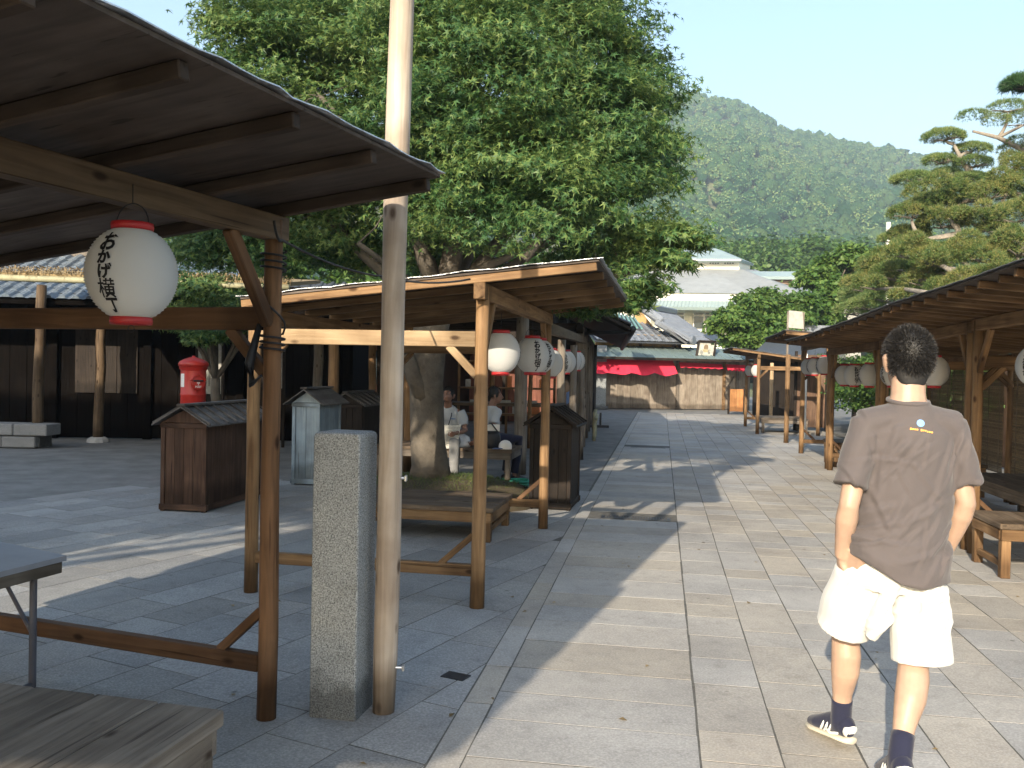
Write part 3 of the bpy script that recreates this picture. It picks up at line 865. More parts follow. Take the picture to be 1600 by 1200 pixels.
# ------------------------------------------------------------------ roofed wooden boxes
def roofed_box(o, az, w, d, h, rise, label, mat, roofm, over=.07, name='roofed_box', planks=4, battens=6, legs=True):
    """near-left corner o, w across the gable end, d deep; ridge runs along d"""
    ev = Vector((math.sin(az), math.cos(az), 0)); eu = Vector((math.cos(az), -math.sin(az), 0)); Z = Vector((0, 0, 1))
    o = Vector((o[0], o[1], 0)); q = lambda u, v_, z: o + eu * u + ev * v_ + Z * z
    t = thing(name, q(w / 2, d / 2, 0), label, 'box', 'roofed wooden boxes in the courtyard')
    for u in (.02, w - .02):
        for v_ in (.02, d - .02): beam('corner_post', q(u, v_, 0), q(u, v_, h), .045, .045, M_[mat], t, side=eu)
    for v_ in (.018, d - .018):
        for k in range(planks):
            b = (w - .09) / planks; u = .045 + b * (k + .5)
            beam('panel_board', q(u, v_, .07), q(u, v_, h - .01), b - .003, .018, M_[mat], t, side=eu, bev=.002)
        mb = MB()
        for z0 in (-.012, .012):
            pass
        a = [q(0, v_ - .012, h), q(w, v_ - .012, h), q(w / 2, v_ - .012, h + rise - .01)]; b_ = [p + ev * .024 for p in a]
        mb.add(a + b_, [(0, 1, 2), (5, 4, 3), (0, 3, 4, 1), (1, 4, 5, 2), (2, 5, 3, 0)])
        mb.build('gable_board', M_[mat], t, world=True)
        beam('sill', q(-.015, v_, .045), q(w + .015, v_, .045), .05, .06, M_[mat], t, side=ev)
        beam('top_rail', q(-.01, v_ - (.012 if v_ < .1 else -.012), h - .03), q(w + .01, v_ - (.012 if v_ < .1 else -.012), h - .03), .03, .05, M_[mat], t, side=ev)
    nb = max(3, int(d / .16))
    for u in (.018, w - .018):
        for k in range(nb):
            b = (d - .09) / nb; v_ = .045 + b * (k + .5)
            beam('panel_board', q(u, v_, .07), q(u, v_, h - .01), b - .003, .018, M_[mat], t, side=ev, bev=.002)
        beam('sill', q(u, .03, .044), q(u, d - .03, .044), .05, .058, M_[mat], t, side=eu)
    hw = w / 2 + over
    for sd in (-1, 1):
        p0 = lambda v_, f: q(w / 2 + sd * hw * f, v_, h + rise - (rise + .035) * f + .01)
        for k, (fa, fb) in enumerate(((0, .37), (.33, .70), (.66, 1.0))):
            mb = MB(); up = (3 - k) * .006
            a = [p0(-over, fa) + Z * (up + .004), p0(-over, fb) + Z * up, p0(d + over, fb) + Z * up, p0(d + over, fa) + Z * (up + .004)]
            b_ = [p - Z * .014 for p in a]
            mb.add(a + b_, [(0, 1, 2, 3), (7, 6, 5, 4), (0, 4, 5, 1), (1, 5, 6, 2), (2, 6, 7, 3), (3, 7, 4, 0)])
            mb.build('roof_plank', M_[roofm], t, world=True)
        for k in range(battens):
            v_ = -over + .03 + (d + 2 * over - .06) * k / max(1, battens - 1)
            beam('roof_batten', p0(v_, .04) + Z * .034, p0(v_, .99) + Z * .02, .028, .02, M_[roofm], t, side=ev, bev=.003)
    beam('ridge_board', q(w / 2, -over, h + rise + .045), q(w / 2, d + over, h + rise + .045), .09, .025, M_[roofm], t, side=eu)
    return t
bl = G(250, 798)
M_['wood_box'] = wood('brown_box_boards', (.055, .032, .022, 1), (.12, .07, .048, 1), knots=False, vary=.15)
M_['wood_slate'] = wood('grey_box_roof', (.085, .078, .072, 1), (.17, .155, .145, 1), knots=False, vary=.15)
roofed_box(bl, rad(9), .50, 1.5, .92, .14, 'dark brown roofed box with slatted roof in front of the red post box', 'wood_box', 'wood_slate', battens=9)
roofed_box(G(455, 757), rad(10), .37, .75, 1.06, .14, 'narrow blue grey painted box with a little gabled roof', 'bluegrey', 'wood_slate', battens=0, planks=2, over=.09)
bx = G(826, 795)
roofed_box(bx, rad(12), .46, .75, .95, .15, 'dark roofed box at the street edge behind the middle stall', 'wood_dark', 'wood_dark', battens=5)
roofed_box(G(515, 727), rad(8), .5, 1.3, .95, .14, 'dark roofed box behind the blue grey box', 'wood_dark', 'wood_slate', battens=6)

# ------------------------------------------------------------------ red pillar post box
pbx = G(302, 0 + 708); pbx = Vector(((302 - 800) / F * 12.2, 12.2, 0))
t = thing('post_box', pbx, 'round red pillar post box with a domed cap behind the dark box', 'post box')
zt = A(302, 556, 12.2).z
k = zt / 1.35; rr = .165
mb = MB(); mb.lathe([(rr * 1.15, 0), (rr * 1.15, .1 * k), (rr, .13 * k), (rr, .9 * k), (rr * 1.03, .905 * k), (rr * 1.03, .925 * k), (rr, .93 * k), (rr, 1.2 * k)], 32); mb.build('body', M_['postred'], t, smooth=True)
mb = MB(); mb.lathe([(rr * .98, 1.18 * k), (rr * 1.12, 1.205 * k), (rr * 1.12, 1.23 * k), (rr * 1.2, 1.235 * k), (rr * 1.2, 1.262 * k), (rr * 1.1, 1.285 * k), (rr * .8, 1.31 * k), (rr * .35, 1.33 * k), (.02, 1.337 * k), (.02, 1.35 * k), (0, 1.353 * k)], 32); mb.build('cap', M_['postred'], t, smooth=True)
fr = rad(38)
Mh = Matrix.Translation(pbx + Vector((0, 0, 1.05 * k))) @ Matrix.Rotation(fr, 4, 'Z')
mb = MB(); rf = lambda y: Matrix.Rotation(rad(90), 4, 'X')
prof = [(.088, 0), (.09, .16), (.098, .165), (.098, .20), (.085, .205), (.0, .205)]
mb.lathe(prof, 24); mb.v = [(x, -z, y) for x, y, z in mb.v]; mb.f = [tuple(reversed(f)) for f in mb.f]
mouth = mb.build('mouth', M_['postred'], t, Mh, smooth=True)
mb = MB(); mb.box((0, -.213, .028), (.13, .02, .022), bev=.004); mb.build('slot', M_['black'], t, Mh)
mb = MB(); pts = [(.1 * math.sin(a), -.20, .1 * math.cos(a)) for a in [rad(-75 + 15 * i) for i in range(11)]]
mb.loft(pts, [(.012, .03)] * 11, 6, ref=Vector((0, 0, 1))); mb.build('hood', M_['postred'], t, Mh, smooth=True)
g, h = glyphs([('〒', .9, 0)], .06)
def flat_text(name, txt, size, mat, parent, Mx, vertical=False, bold=.001):
    cu = bpy.data.curves.new('glyph', 'FONT'); cu.body = txt; cu.size = size; cu.offset = bold; cu.align_x = 'CENTER'; cu.resolution_u = 2
    ob = bpy.data.objects.new('glyph', cu); COL.objects.link(ob)
    me = bpy.data.meshes.new_from_object(ob.evaluated_get(bpy.context.evaluated_depsgraph_get()))
    bpy.data.objects.remove(ob); bpy.data.curves.remove(cu)
    me.materials.clear(); me.materials.append(mat)
    return link(name, me, Mx, parent)
Mt = Mh @ Matrix.Translation((0, -.2065, -.035)) @ Matrix.Rotation(rad(90), 4, 'X')
flat_text('emblem', '〒', .06, M_['white'], t, Mt)
flat_text('emblem', 'POST', .035, M_['white'], t, Mt @ Matrix.Translation((0, -.03, 0)))
mb = MB(); a0 = rad(-38)
vs = []
for i in range(7):
    a = a0 + rad(-90 - 14 + 28 * i / 6)
    for z in (1.0, 1.15): vs.append(((rr + .003) * math.cos(a), (rr + .003) * math.sin(a), z * k))
mb.add(vs, [(2 * i, 2 * i + 2, 2 * i + 3, 2 * i + 1) for i in range(6)]); mb.build('notice_plate', M_['white'], t)

# ------------------------------------------------------------------ cables
def cable(label, pts, r=.006, sagm=0.0, name='cable'):
    P = []
    for i in range(len(pts) - 1):
        for j in range(8):
            f = j / 8; p = pts[i].lerp(pts[i + 1], f); P.append(p - Z * (sagm * 4 * f * (1 - f)))
    P.append(pts[-1])
    mb = MB(); mb.loft(P, [r] * len(P), 6, ref=Vector((0, 0, 1)))
    return tag(mb.build(name, M_['wire'], smooth=True), label, 'cable')
pt1, zr1, L_, dS1, dC1 = t_pt[s1.name]
pA = A(440, 375, 3.86); pB = A(600, 432, 5.3); pC = A(735, 436, 5.45)
cable('black cable running from the near stall post to the middle stall roof', [A(428, 345, 3.74), pA, pB, pC], .006, .03)
wr = []
for i in range(90):
    a = i * .5; z = 2.04 - i * .0022 if i < 40 else (1.95 - (i - 40) * .022 if i < 52 else 1.68 - (i - 52) * .002)
    wr.append(fr1 + Vector((.053 * math.cos(a), .053 * math.sin(a), z)))
mb = MB(); mb.loft(wr, [.005] * len(wr), 5, ref=Z); mb.loft([fr1 + Vector((-.05, -.02, 1.72)), fr1 + Vector((-.09, -.03, 1.55)), fr1 + Vector((-.07, -.05, 1.46)), fr1 + Vector((-.03, -.05, 1.5))], [.012, .022, .02, .006], 6, ref=Z)
tag(mb.build('cable', M_['wire'], smooth=True), 'black cable wound round the post of the near stall', 'cable')
mb = MB(); pts = []
tw = A(266, 97, 2.95)
for i in range(20):
    a = i * .9; pts.append(tw + Vector((.008 * math.sin(a * 1.3), .004 * math.cos(a), -.002 * i + .012 * math.sin(a))))
mb.loft(pts, [.0045] * 20, 5, ref=Z)
M_['rope'] = plain('straw_rope', (.55, .45, .28, 1), rough=.9, scale=40)
tag(mb.build('string_knot', M_['rope'], smooth=True), 'frayed straw string knotted at the edge of the near stall roof', 'string')
# ================================================================== BUILDINGS
def tile_roof(par, Aq, Bq, up, lens, mat, tw=.27, course=.26, rr=.055, slab=True):
    """eave from Aq to Bq, up-slope vector 'up'; lens(f) = share of up covered at fraction f along the eave (start, end)"""
    n = max(2, round((Bq - Aq).length / tw)); e = (Bq - Aq).normalized(); nrm = e.cross(up).normalized()
    if nrm.z < 0: nrm = -nrm
    w = (Bq - Aq).length / n
    uL = up.length; ud = up.normalized()
    for k in range(n):
        f = (k + .5) / n
        s0, s1 = lens(f)
        if s1 - s0 < .03: continue
        mb = MB(); nc = max(1, round((s1 - s0) * uL / course))
        for c in range(nc):
            a = Aq + (Bq - Aq) * f + up * (s0 + (s1 - s0) * c / nc); b = Aq + (Bq - Aq) * f + up * (s0 + (s1 - s0) * (c + 1) / nc) + ud * .02
            # round cover tile and the flat pan beside it; the lower end of each course is lifted
            vs = []
            for p, lift in ((a, .022), (b, .004)):
                for i in range(5):
                    an = math.pi * i / 4
                    vs.append(p - e * (rr * math.cos(an)) + nrm * (lift + rr * .85 * math.sin(an)))
                vs.append(p + e * (w * .5) + nrm * (lift - .012)); vs.append(p + e * (w - rr) + nrm * (lift + .001))
            fs = [(i, i + 1, 7 + i + 1, 7 + i) for i in range(6)] + [(4, 3, 2, 1, 0)]
            mb.add(vs, fs)
        mb.build('tile_row', M_[mat], par, world=True)
def quadslab(mb, a, b, c, d, th):
    n = (b - a).cross(d - a).normalized() * th
    vs = [a, b, c, d, a - n, b - n, c - n, d - n]
    mb.add(vs, [(0, 1, 2, 3), (7, 6, 5, 4), (0, 4, 5, 1), (1, 5, 6, 2), (2, 6, 7, 3), (3, 7, 4, 0)])
def boards(par, p0, p1, z0, z1, wid, mat, name='wall_board', nrm=None, th=.02):
    d = p1 - p0; n = max(1, round(d.length / wid)); e = d.normalized()
    for k in range(n):
        c = p0 + d * ((k + .5) / n) + (nrm or Vector()) * R.uniform(-.004, .004)
        beam(name, c + Z * z0, c + Z * z1, d.length / n - .006, th, M_[mat], par, side=e, bev=.003)

# ---------------- closed shop with the red awning, at the end of the street
shop = thing('timber_shop', A(1030, 637, 37.5) * 1.0, 'low timber shop with red awnings and grey tiled roof at the street end', 'building')
so = G(885, 639); so = Vector((2.1, 36.0, 0))
sd = Vector((math.cos(rad(15)), math.sin(rad(15)), 0)); sn = Vector((sd.y, -sd.x, 0))     # along the front, outward normal
def SP(px, py, off=0.0): return PL(px, py, so + sn * off, sn)
def sx(px): return (SP(px, 600) - so).dot(sd)
M_['shop_board'] = wood('weathered_shop_boards', (.20, .165, .13, 1), (.36, .31, .255, 1), knots=False, vary=.16)
xl, xr = sx(800), sx(1168)
zE = SP(1040, 560).z                                   # under the eave
mb = MB(); quadslab(mb, so + sd * xl - sn * .35, so + sd * xr - sn * .35, so + sd * xr - sn * .35 + Z * (zE + .3), so + sd * xl - sn * .35 + Z * (zE + .3), .2); mb.build('back_wall', M_['wood_dark'], shop, world=True)
for a, b, nmx in ((800, 888, 0), (890, 1056, 0), (1060, 1128, .03), (1132, 1150, 0), (1152, 1168, .02)):
    boards(shop, so + sd * sx(a) + sn * nmx, so + sd * sx(b) + sn * nmx, .02, zE - .02, .3, 'shop_board', nrm=sn, th=.03)
for px in (889, 1058, 1130, 1151, 1168):
    p = so + sd * sx(px) + sn * .03; beam('pillar', p, p + Z * zE, .13, .12, M_['wood_grey' if px != 1130 else 'wood'], shop, side=sd)
for a, b in ((1134, 1146),):
    p0 = SP(a, 585, .06); p1 = SP(b, 610, .06); beam('brace', SP(1147, 588, .07), SP(1133, 612, .07), .05, .03, M_['wood_grey'], shop, side=sn)
# lower eave roof in copper sheet
e0, e1_ = so + sd * (xl - .3) + sn * 1.1, so + sd * (xr + .5) + sn * 1.1
zl = SP(1040, 559, 1.1).z; zu = SP(1010, 541, -.3).z
mb = MB(); quadslab(mb, e0 + Z * zl, e1_ + Z * zl, e1_ - sn * 1.5 + Z * zu, e0 - sn * 1.5 + Z * zu, .05); mb.build('eave_roof', M_['copper'], shop, world=True)
n = 26
for k in range(n + 1):
    p = e0.lerp(e1_, k / n); beam('roof_seam', p + Z * (zl + .015), p - sn * 1.5 + Z * (zu + .015), .03, .03, M_['copper'], shop, side=sd, bev=0)
beam('eave_board', e0 + Z * (zl - .06) - sn * .02, e1_ + Z * (zl - .06) - sn * .02, .05, .1, M_['wood_dark'], shop)
# upper wall
ux0, ux1 = sx(935), sx(1068)
w0, w1_ = so + sd * ux0 - sn * .4, so + sd * ux1 - sn * .4
zt_ = SP(1000, 530, -.4).z
mb = MB(); quadslab(mb, w0, w1_, w1_ + Z * (zt_ + .2), w0 + Z * (zt_ + .2), .12); mb.build('upper_wall', M_['plaster'], shop, world=True)
mb = MB(); quadslab(mb, w1_, w1_ - sn * 4, w1_ - sn * 4 + Z * (zt_ + .2), w1_ + Z * (zt_ + .2), .12); mb.build('upper_wall', M_['plaster'], shop, world=True)
for px in (968, 1005, 1058, 1067):
    p = so + sd * sx(px) - sn * .36; beam('wall_stud', p + Z * (zu - .1), p + Z * (zt_ + .1), .1, .08, M_['wood'], shop, side=sd)
beam('wall_rail', w0 + sn * .045 + Z * (zt_ - .42), w1_ + sn * .045 + Z * (zt_ - .42), .06, .05, M_['wood'], shop)
# tiled roofs: low front slope with a hip, and the big slope that faces right
ea, eb = SP(930, 531, .3), SP(1083, 534, .3); eb.z = ea.z
tp_ = SP(1005, 503, -2.0); upv = -sn * 2.3 + Z * (tp_.z - ea.z); Le = (eb - ea).length
mb = MB(); quadslab(mb, ea - Z * .03, eb - Z * .03, eb + upv - sd * 1.5 - Z * .03, ea + upv - Z * .03, .06); mb.build('roof_slab', M_['tile_dark'], shop, world=True)
tile_roof(shop, ea, eb, upv, lambda f: (0, min(1, max(0, (1 - f) * Le / 1.5))), 'tile', tw=.3, course=.34, rr=.065)
b0 = SP(1079, 534, .15); b1 = A(1116, 535, 43.5); t0_ = A(1001, 482, 37.2); us = t0_ - b0; us = us - (b1 - b0).normalized() * us.dot((b1 - b0).normalized())
b0 = t0_ - us
mb = MB(); quadslab(mb, b0 - Z * .05, b1 - Z * .05, b1 + us - Z * .05, b0 + us - Z * .05, .08); mb.build('roof_slab', M_['tile_dark'], shop, world=True)
tile_roof(shop, b0, b1, us, lambda f: (0, 1), 'tile', tw=.3, course=.34, rr=.065)
beam('ridge', t0_ + Z * .12, b1 + us + Z * .12, .3, .3, M_['tile'], shop, bev=.06)
beam('verge_ridge', t0_ + Z * .1, t0_ - us * .48 + Z * .12, .34, .24, M_['tile'], shop, bev=.07)
beam('hip_ridge', t0_ - us * .42 + Z * .02 - sd * .2, eb + Z * .05 - sd * .05, .3, .26, M_['tile'], shop, bev=.08)
mb = MB(); mb.loft([eb + Z * .08 - sd * .1, eb + Z * .1 + sn * .12], [.17, .2], 10, ref=Z); mb.build('ridge_end_tile', M_['tile'], shop, world=True)
gq = [SP(975, 512, -1.9), SP(1022, 512, -1.9), SP(1002, 486, -1.9)]
mb = MB(); mb.add(gq + [q_ - sn * .2 for q_ in gq], [(0, 1, 2), (5, 4, 3), (0, 3, 4, 1), (1, 4, 5, 2), (2, 5, 3, 0)]); mb.build('gable_wall', M_['plaster'], shop, world=True)
mb = MB(); quadslab(mb, A(1098, 524, 42.5), A(1172, 560, 41), A(1186, 556, 46), A(1116, 515, 46), .1); mb.build('rear_roof', M_['tile_dark'], shop, world=True)
# awnings
def awning(p0, p1, out, drop, scal, nm, lab):
    mb = MB(); nu, nv = 40, 6
    def f(i, j):
        b = p0.lerp(p1, i); w = abs(math.sin(i * scal * math.pi)) if scal else 0
        return b + sn * out * j + Z * (-drop * j - .14 * j * w * drop - .02 * math.sin(i * 37) * j)
    sheet(mb, f, nu, nv, .006)
    o = mb.build(nm, M_['awning'], None, Matrix.Translation((p0 + p1) / 2), world=True, smooth=False)
    return tag(o, lab, 'awning', 'red cloth awnings on the timber shop')
z_a0 = SP(960, 561, .4).z
awning(SP(868, 558, .45), SP(1051, 563, .45), .5, .55, 5, 'red_awning', 'long scalloped red awning over the bench on the shop front')
awning(SP(1061, 566, .5), SP(1128, 569, .5), .12, .2, 0, 'red_awning', 'short rolled red awning in the sun, middle of the shop front')
awning(SP(1134, 569, .5), SP(1167, 571, .5), .16, .25, 0, 'red_awning', 'short rolled red awning at the right end of the shop front')
# roof sign
t = thing('roof_sign', SP(1102, 558, .6), 'framed faded picture sign standing on the shop eave', 'sign')
a, b, c, d = SP(1087, 557, .65), SP(1114, 559, .65), SP(1118, 534, .55), SP(1091, 533, .55)
mb = MB(); quadslab(mb, a, b, c, d, .05)
M_['sign_face'] = plain('faded_sign_paint', (.42, .41, .36, 1), rough=.8, scale=9, var2=.3)
mb.build('board', M_['sign_face'], t, world=True)
for p, q_ in ((a, b), (b, c), (c, d), (d, a)):
    beam('frame', p + sn * .05, q_ + sn * .05, .08, .08, M_['wood_dark'], t, bev=.004)
cc = (a + b + c + d) / 4 + sn * .012; ex = (b - a).normalized(); ey = (d - a).normalized()
def blob(nm, cx, cy, rx, ry, mat, off, n=14):
    mb = MB(); mb.add([cc + ex * (cx + rx * math.cos(2 * math.pi * k / n)) + ey * (cy + ry * math.sin(2 * math.pi * k / n)) + sn * off for k in range(n)], [tuple(range(n))])
    mb.build(nm, mat, t, world=True)
M_['brown_paint'] = plain('brown_sign_paint', (.20, .145, .09, 1), rough=.8, scale=20)
M_['grey_paint'] = plain('grey_sign_paint', (.22, .22, .20, 1), rough=.8, scale=20)
M_['tan_paint'] = plain('tan_sign_paint', (.40, .34, .2, 1), rough=.8, scale=20)
blob('painted_shape', .0, .08, .1, .13, M_['brown_paint'], .003); blob('painted_shape', .0, -.06, .13, .07, M_['tan_paint'], .004)
for x, y, w, h_ in ((-.2, -.13, .03, .1), (-.14, -.15, .025, .08), (.14, -.1, .03, .1), (.19, -.14, .04, .06), (.2, -.03, .03, .02)):
    blob('painted_stroke', x, y, w, h_, M_['grey_paint'], .006, 8)
for p in (a, b): beam('support', p + sn * .05, p - sn * .5 - Z * .1, .04, .04, M_['wood_dark'], t)

# roof with green copper ribs behind the left row
t = thing('copper_roof_house', Vector((1.2, 31, 0)), 'small house with a ribbed dark green copper roof left of the shop', 'building')
a, b = A(1003, 515, 30), A(958, 508, 30.5); c, d = A(955, 488, 33), A(990, 497, 33)
mb = MB(); quadslab(mb, b, a, d, c, .05); mb.build('roof', M_['tile_dark'], t, world=True)
M_['rib'] = plain('green_copper_rib', (.17, .30, .27, 1), rough=.5)
for k in range(7):
    f = k / 6; beam('rib', b.lerp(a, f) + Z * .03, c.lerp(d, f) + Z * .03, .07, .06, M_['rib'], t, bev=.01)
mb = MB(); quadslab(mb, Vector((-3.5, 33.2, 0)), Vector((1.6, 33.2, 0)), Vector((1.6, 33.2, 3.2)), Vector((-3.5, 33.2, 3.2)), .1)
mb.build('wall', M_['plaster'], t, world=True)

# arcade with a dark tiled roof along the left side of the street
arc = thing('arcade_house', Vector((.6, 20, 0)), 'dark tiled arcade house with a row of posts beyond the lantern row', 'building')
dA = Vector((math.sin(AZ2), math.cos(AZ2), 0)); cA = Vector((-math.cos(AZ2), math.sin(AZ2), 0))
AZA = rad(6.2); dA = Vector((math.sin(AZA), math.cos(AZA), 0)); cA = Vector((-math.cos(AZA), math.sin(AZA), 0))
ao = Vector((1.16, 15.6, 0))
ea = A(975, 530, 17.5); eo = ao - cA * .75
ar = lambda s, c, z: ao + dA * s + cA * c + Z * z
ze_, zr_ = 2.30, 4.3
La, Wa = 12.5, 5.0
for k in range(6): 
    s = .2 + k * 2.35; beam('post', ar(s, 0, 0), ar(s, 0, 2.3), .14, .14, M_['wood_grey' if k < 5 else 'wood_grey'], arc, side=cA)
beam('eave_beam', ar(0, 0, 2.27), ar(La, 0, 2.27), .12, .16, M_['wood_dark'], arc)
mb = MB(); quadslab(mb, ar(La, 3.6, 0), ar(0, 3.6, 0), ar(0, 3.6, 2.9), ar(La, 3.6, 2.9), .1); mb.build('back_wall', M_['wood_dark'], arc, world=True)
for k in range(4): beam('tie_beam', ar(.2 + k * 4, 0, 2.3), ar(.2 + k * 4, 3.55, 2.3), .1, .14, M_['wood_dark'], arc)
e0, e1_ = ar(-.5, -.85, ze_), ar(La + .4, -.85, ze_); upv = cA * 3.2 + Z * (zr_ - ze_ - .5)
mb = MB(); quadslab(mb, e1_ - Z * .03, e0 - Z * .03, e0 + upv - Z * .03, e1_ + upv - Z * .03, .07); mb.build('roof_slab', M_['wood_dark'], arc, world=True)
tile_roof(arc, e1_, e0, upv, lambda f: (0, 1), 'tile_dark', tw=.32, course=.4, rr=.07)
log('gutter', e0 - cA * .05 - Z * .05, e1_ - cA * .05 - Z * .05, .06, .06, M_['black'], arc, 10, wob=0)
log('downpipe', e0 + dA * .2 - Z * .08, ar(.35, -.02, 2.2), .035, .035, M_['black'], arc, 8, wob=0)
log('downpipe', ar(7.25, -.16, 2.2), ar(7.25, -.16, .05), .045, .045, M_['black'], arc, 8, wob=0)
beam('barge_board', e0 - dA * .03 - Z * .06, e0 + upv - dA * .03 - Z * .06, .05, .16, M_['wood_dark'], arc)
M_['sign_blue'] = plain('blue_white_cloth', (.16, .22, .38, 1), rough=.8)
for k in range(4):
    a = ar(3 + k * 1.4, .35, .95); beam('counter_cloth', a, a + dA * 1.3, .25, .02, M_['sign_blue'], arc, side=Z)
    boards(arc, ar(3 + k * 1.4, .36, 0), ar(4.3 + k * 1.4, .36, 0), .02, .82, .26, 'wood_box', name='counter_board')
col = G(934, 639); 
t = thing('stone_column', col, 'plain grey square column at the far end of the arcade', 'column')
beam('shaft', col, col + Z * 2.55, .5, .5, M_['ground2'] if 'ground2' in M_ else M_['granite'], t, side=sd, bev=.02)
beam('base', col, col + Z * .12, .62, .62, M_['granite'], t, side=sd, bev=.02)
# iron stand and bamboo rail
q = G(935, 669)
t = thing('iron_stand', q, 'low black iron stand with one upright on the pavement', 'stand')
beam('foot', q - SU * .3 + Z * .05, q + SU * .28 + Z * .05, .09, .07, M_['black'], t); beam('upright', q + SU * .05 + Z * .08, q + SU * .05 + Z * .42, .05, .05, M_['black'], t)
M_['bamboo'] = plain('grey_bamboo', (.32, .30, .19, 1), rough=.6, scale=8)
t = thing('bamboo_fence', G(920, 682), 'short bamboo fence at the foot of the arcade posts', 'fence')
for k in range(4):
    p = ar(4.2 + k * .55, -.22, 0); log('stake', p, p + Z * .62, .04, .04, M_['bamboo'], t, 8)
log('fence_rail', ar(4.0, -.27, .48), ar(6.1, -.27, .48), .03, .03, M_['bamboo'], t, 8)

M_['wood_black'] = wood('eave_shade_black_timber', (.003, .0025, .0022, 1), (.009, .007, .006, 1), knots=False, vary=.2, rough=.95, spec=.05)  # dark timber, with the shade of the deep eaves put into its colour
# ---------------- dark tiled house on the left behind the courtyard
lh = thing('courtyard_house', Vector((-7.5, 17, 0)), 'dark timber house with blue grey tiled roof at the far left', 'building')
lo = Vector((-16, 17.2, 0)); ld = Vector((math.cos(rad(4)), math.sin(rad(4)), 0)); ln = Vector((ld.y, -ld.x, 0))
lp = lambda x, o, z: lo + ld * x + ln * o + Z * z
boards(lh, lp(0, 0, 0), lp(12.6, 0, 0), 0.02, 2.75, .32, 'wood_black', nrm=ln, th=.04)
mb = MB(); quadslab(mb, lp(0, -.1, 0), lp(12.8, -.1, 0), lp(12.8, -.1, 3.1), lp(0, -.1, 3.1), .1); mb.build('wall_core', M_['wood_black'], lh, world=True)
mb = MB(); quadslab(mb, lp(12.75, -.05, 0), lp(12.75, -6, 0), lp(12.75, -6, 3), lp(12.75, -.05, 3), .1); mb.build('end_wall', M_['wood_black'], lh, world=True)
for x0, x1 in ((7.4, 8.6),):
    boards(lh, lp(x0, .06, 0), lp(x1, .06, 0), .9, 2.2, .4, 'wood_dark', name='shutter', nrm=ln)
for x in (5.5, 7.0, 8.8, 10.6, 12.5): beam('pillar', lp(x, .06, 0), lp(x, .06, 2.7), .15, .12, M_['wood_black'], lh, side=ld)
eA, eB = lp(-1, 1.7, 2.62), lp(10.6, 1.7, 2.62); upv = -ln * 2.6 + Z * 1.05
mb = MB(); quadslab(mb, eA - Z * .03, eB - Z * .03, eB + upv - Z * .03, eA + upv - Z * .03, .07); mb.build('roof_slab', M_['wood_black'], lh, world=True)
M_['tile_blue'] = plain('blue_grey_tile', (.15, .185, .225, 1), rough=.33, vary=.15, var2=.25, scale=14, spec=.6, island=True)
tile_roof(lh, eA, eB, upv, lambda f: (0, 1), 'tile_blue', tw=.24, course=.3, rr=.07)
uw = A(118, 405, 20).z
mb = MB(); quadslab(mb, lp(0, -.95, 3.4), lp(8.6, -.95, 3.4), lp(8.6, -.95, 5.4), lp(0, -.95, 5.4), .1); mb.build('upper_wall', M_['plaster_grey'] if 'plaster_grey' in M_ else M_['wood_grey'], lh, world=True)
for x in (6.3, 7.05, 7.8):
    w_ = beam('window', lp(x + .05, -.9, 4.2), lp(x + .72, -.9, 4.2), .62, .04, M_['white'], lh, side=Z)
    beam('pane', lp(x + .1, -.875, 4.2), lp(x + .67, -.875, 4.2), .5, .02, M_['glass'], w_, side=Z)
eA2, eB2 = lp(-1, .2, 5.35), lp(9.3, .2, 5.35)
tile_roof(lh, eA2, eB2, -ln * 3 + Z * 1.3, lambda f: (0, 1), 'tile_blue', tw=.3, course=.4, rr=.07)
mb = MB(); quadslab(mb, eA2 - Z * .04, eB2 - Z * .04, eB2 - ln * 3 + Z * 1.26, eA2 - ln * 3 + Z * 1.26, .06); mb.build('roof_slab', M_['wood_black'], lh, world=True)
# posters
M_['poster'] = plain('poster_paper', (.36, .35, .32, 1), rough=.8, scale=14, var2=.2)
for px, py, w_, h_, Yp, lb in ((328, 575, .42, .95, 16.4, 'pale notice board on the dark wall behind the post box'), (427, 575, .34, .75, 16.6, 'narrow pale poster on the dark wall right of the post box')):
    p = A(px, py, Yp); t = thing('notice_board', Vector((p.x, p.y, 0)), lb, 'notice board')
    beam('board', p - Z * h_ / 2, p + Z * h_ / 2, w_, .03, M_['poster'], t, side=ld)
    beam('leg', Vector((p.x - w_ / 2 - .03, p.y, 0)), p + Vector((-w_ / 2 - .03, 0, h_ / 2)), .05, .05, M_['wood_dark'], t); beam('leg', Vector((p.x + w_ / 2 + .03, p.y, 0)), p + Vector((w_ / 2 + .03, 0, h_ / 2)), .05, .05, M_['wood_dark'], t)
    for k in range(5): beam('print_line', p + ld * (-w_ * .34 + k * w_ * .16) - ln * 0 + Vector((0, -.02, -h_ * .35)), p + ld * (-w_ * .34 + k * w_ * .16) + Vector((0, -.02, h_ * R.uniform(.1, .38))), w_ * .05, .008, M_['grey_paint'], t, bev=0)
# low stone plinth
st = thing('stone_plinth', Vector((-8.4, 15.6, 0)), 'low pale stone plinth in front of the dark house wall', 'stone plinth')
x = 0
while x < 2.7:
    w_ = R.uniform(.45, .75)
    for z0, z1 in ((0, .2), (.21, .42)):
        mb = MB(); mb.box((0, 0, 0), (w_ - .012, .5, z1 - z0 - .01), bev=.015)
        mb.build('stone_block', M_['paver2'], st, Matrix.Translation(Vector((-11.0 + x + w_ / 2 + (.2 if z0 else 0), 15.7, (z0 + z1) / 2))))
    x += w_
mb = MB(); mb.box((-9.5, 15.78, .19), (2.6, .42, .38)); mb.build('core', M_['joint'], st, world=True)
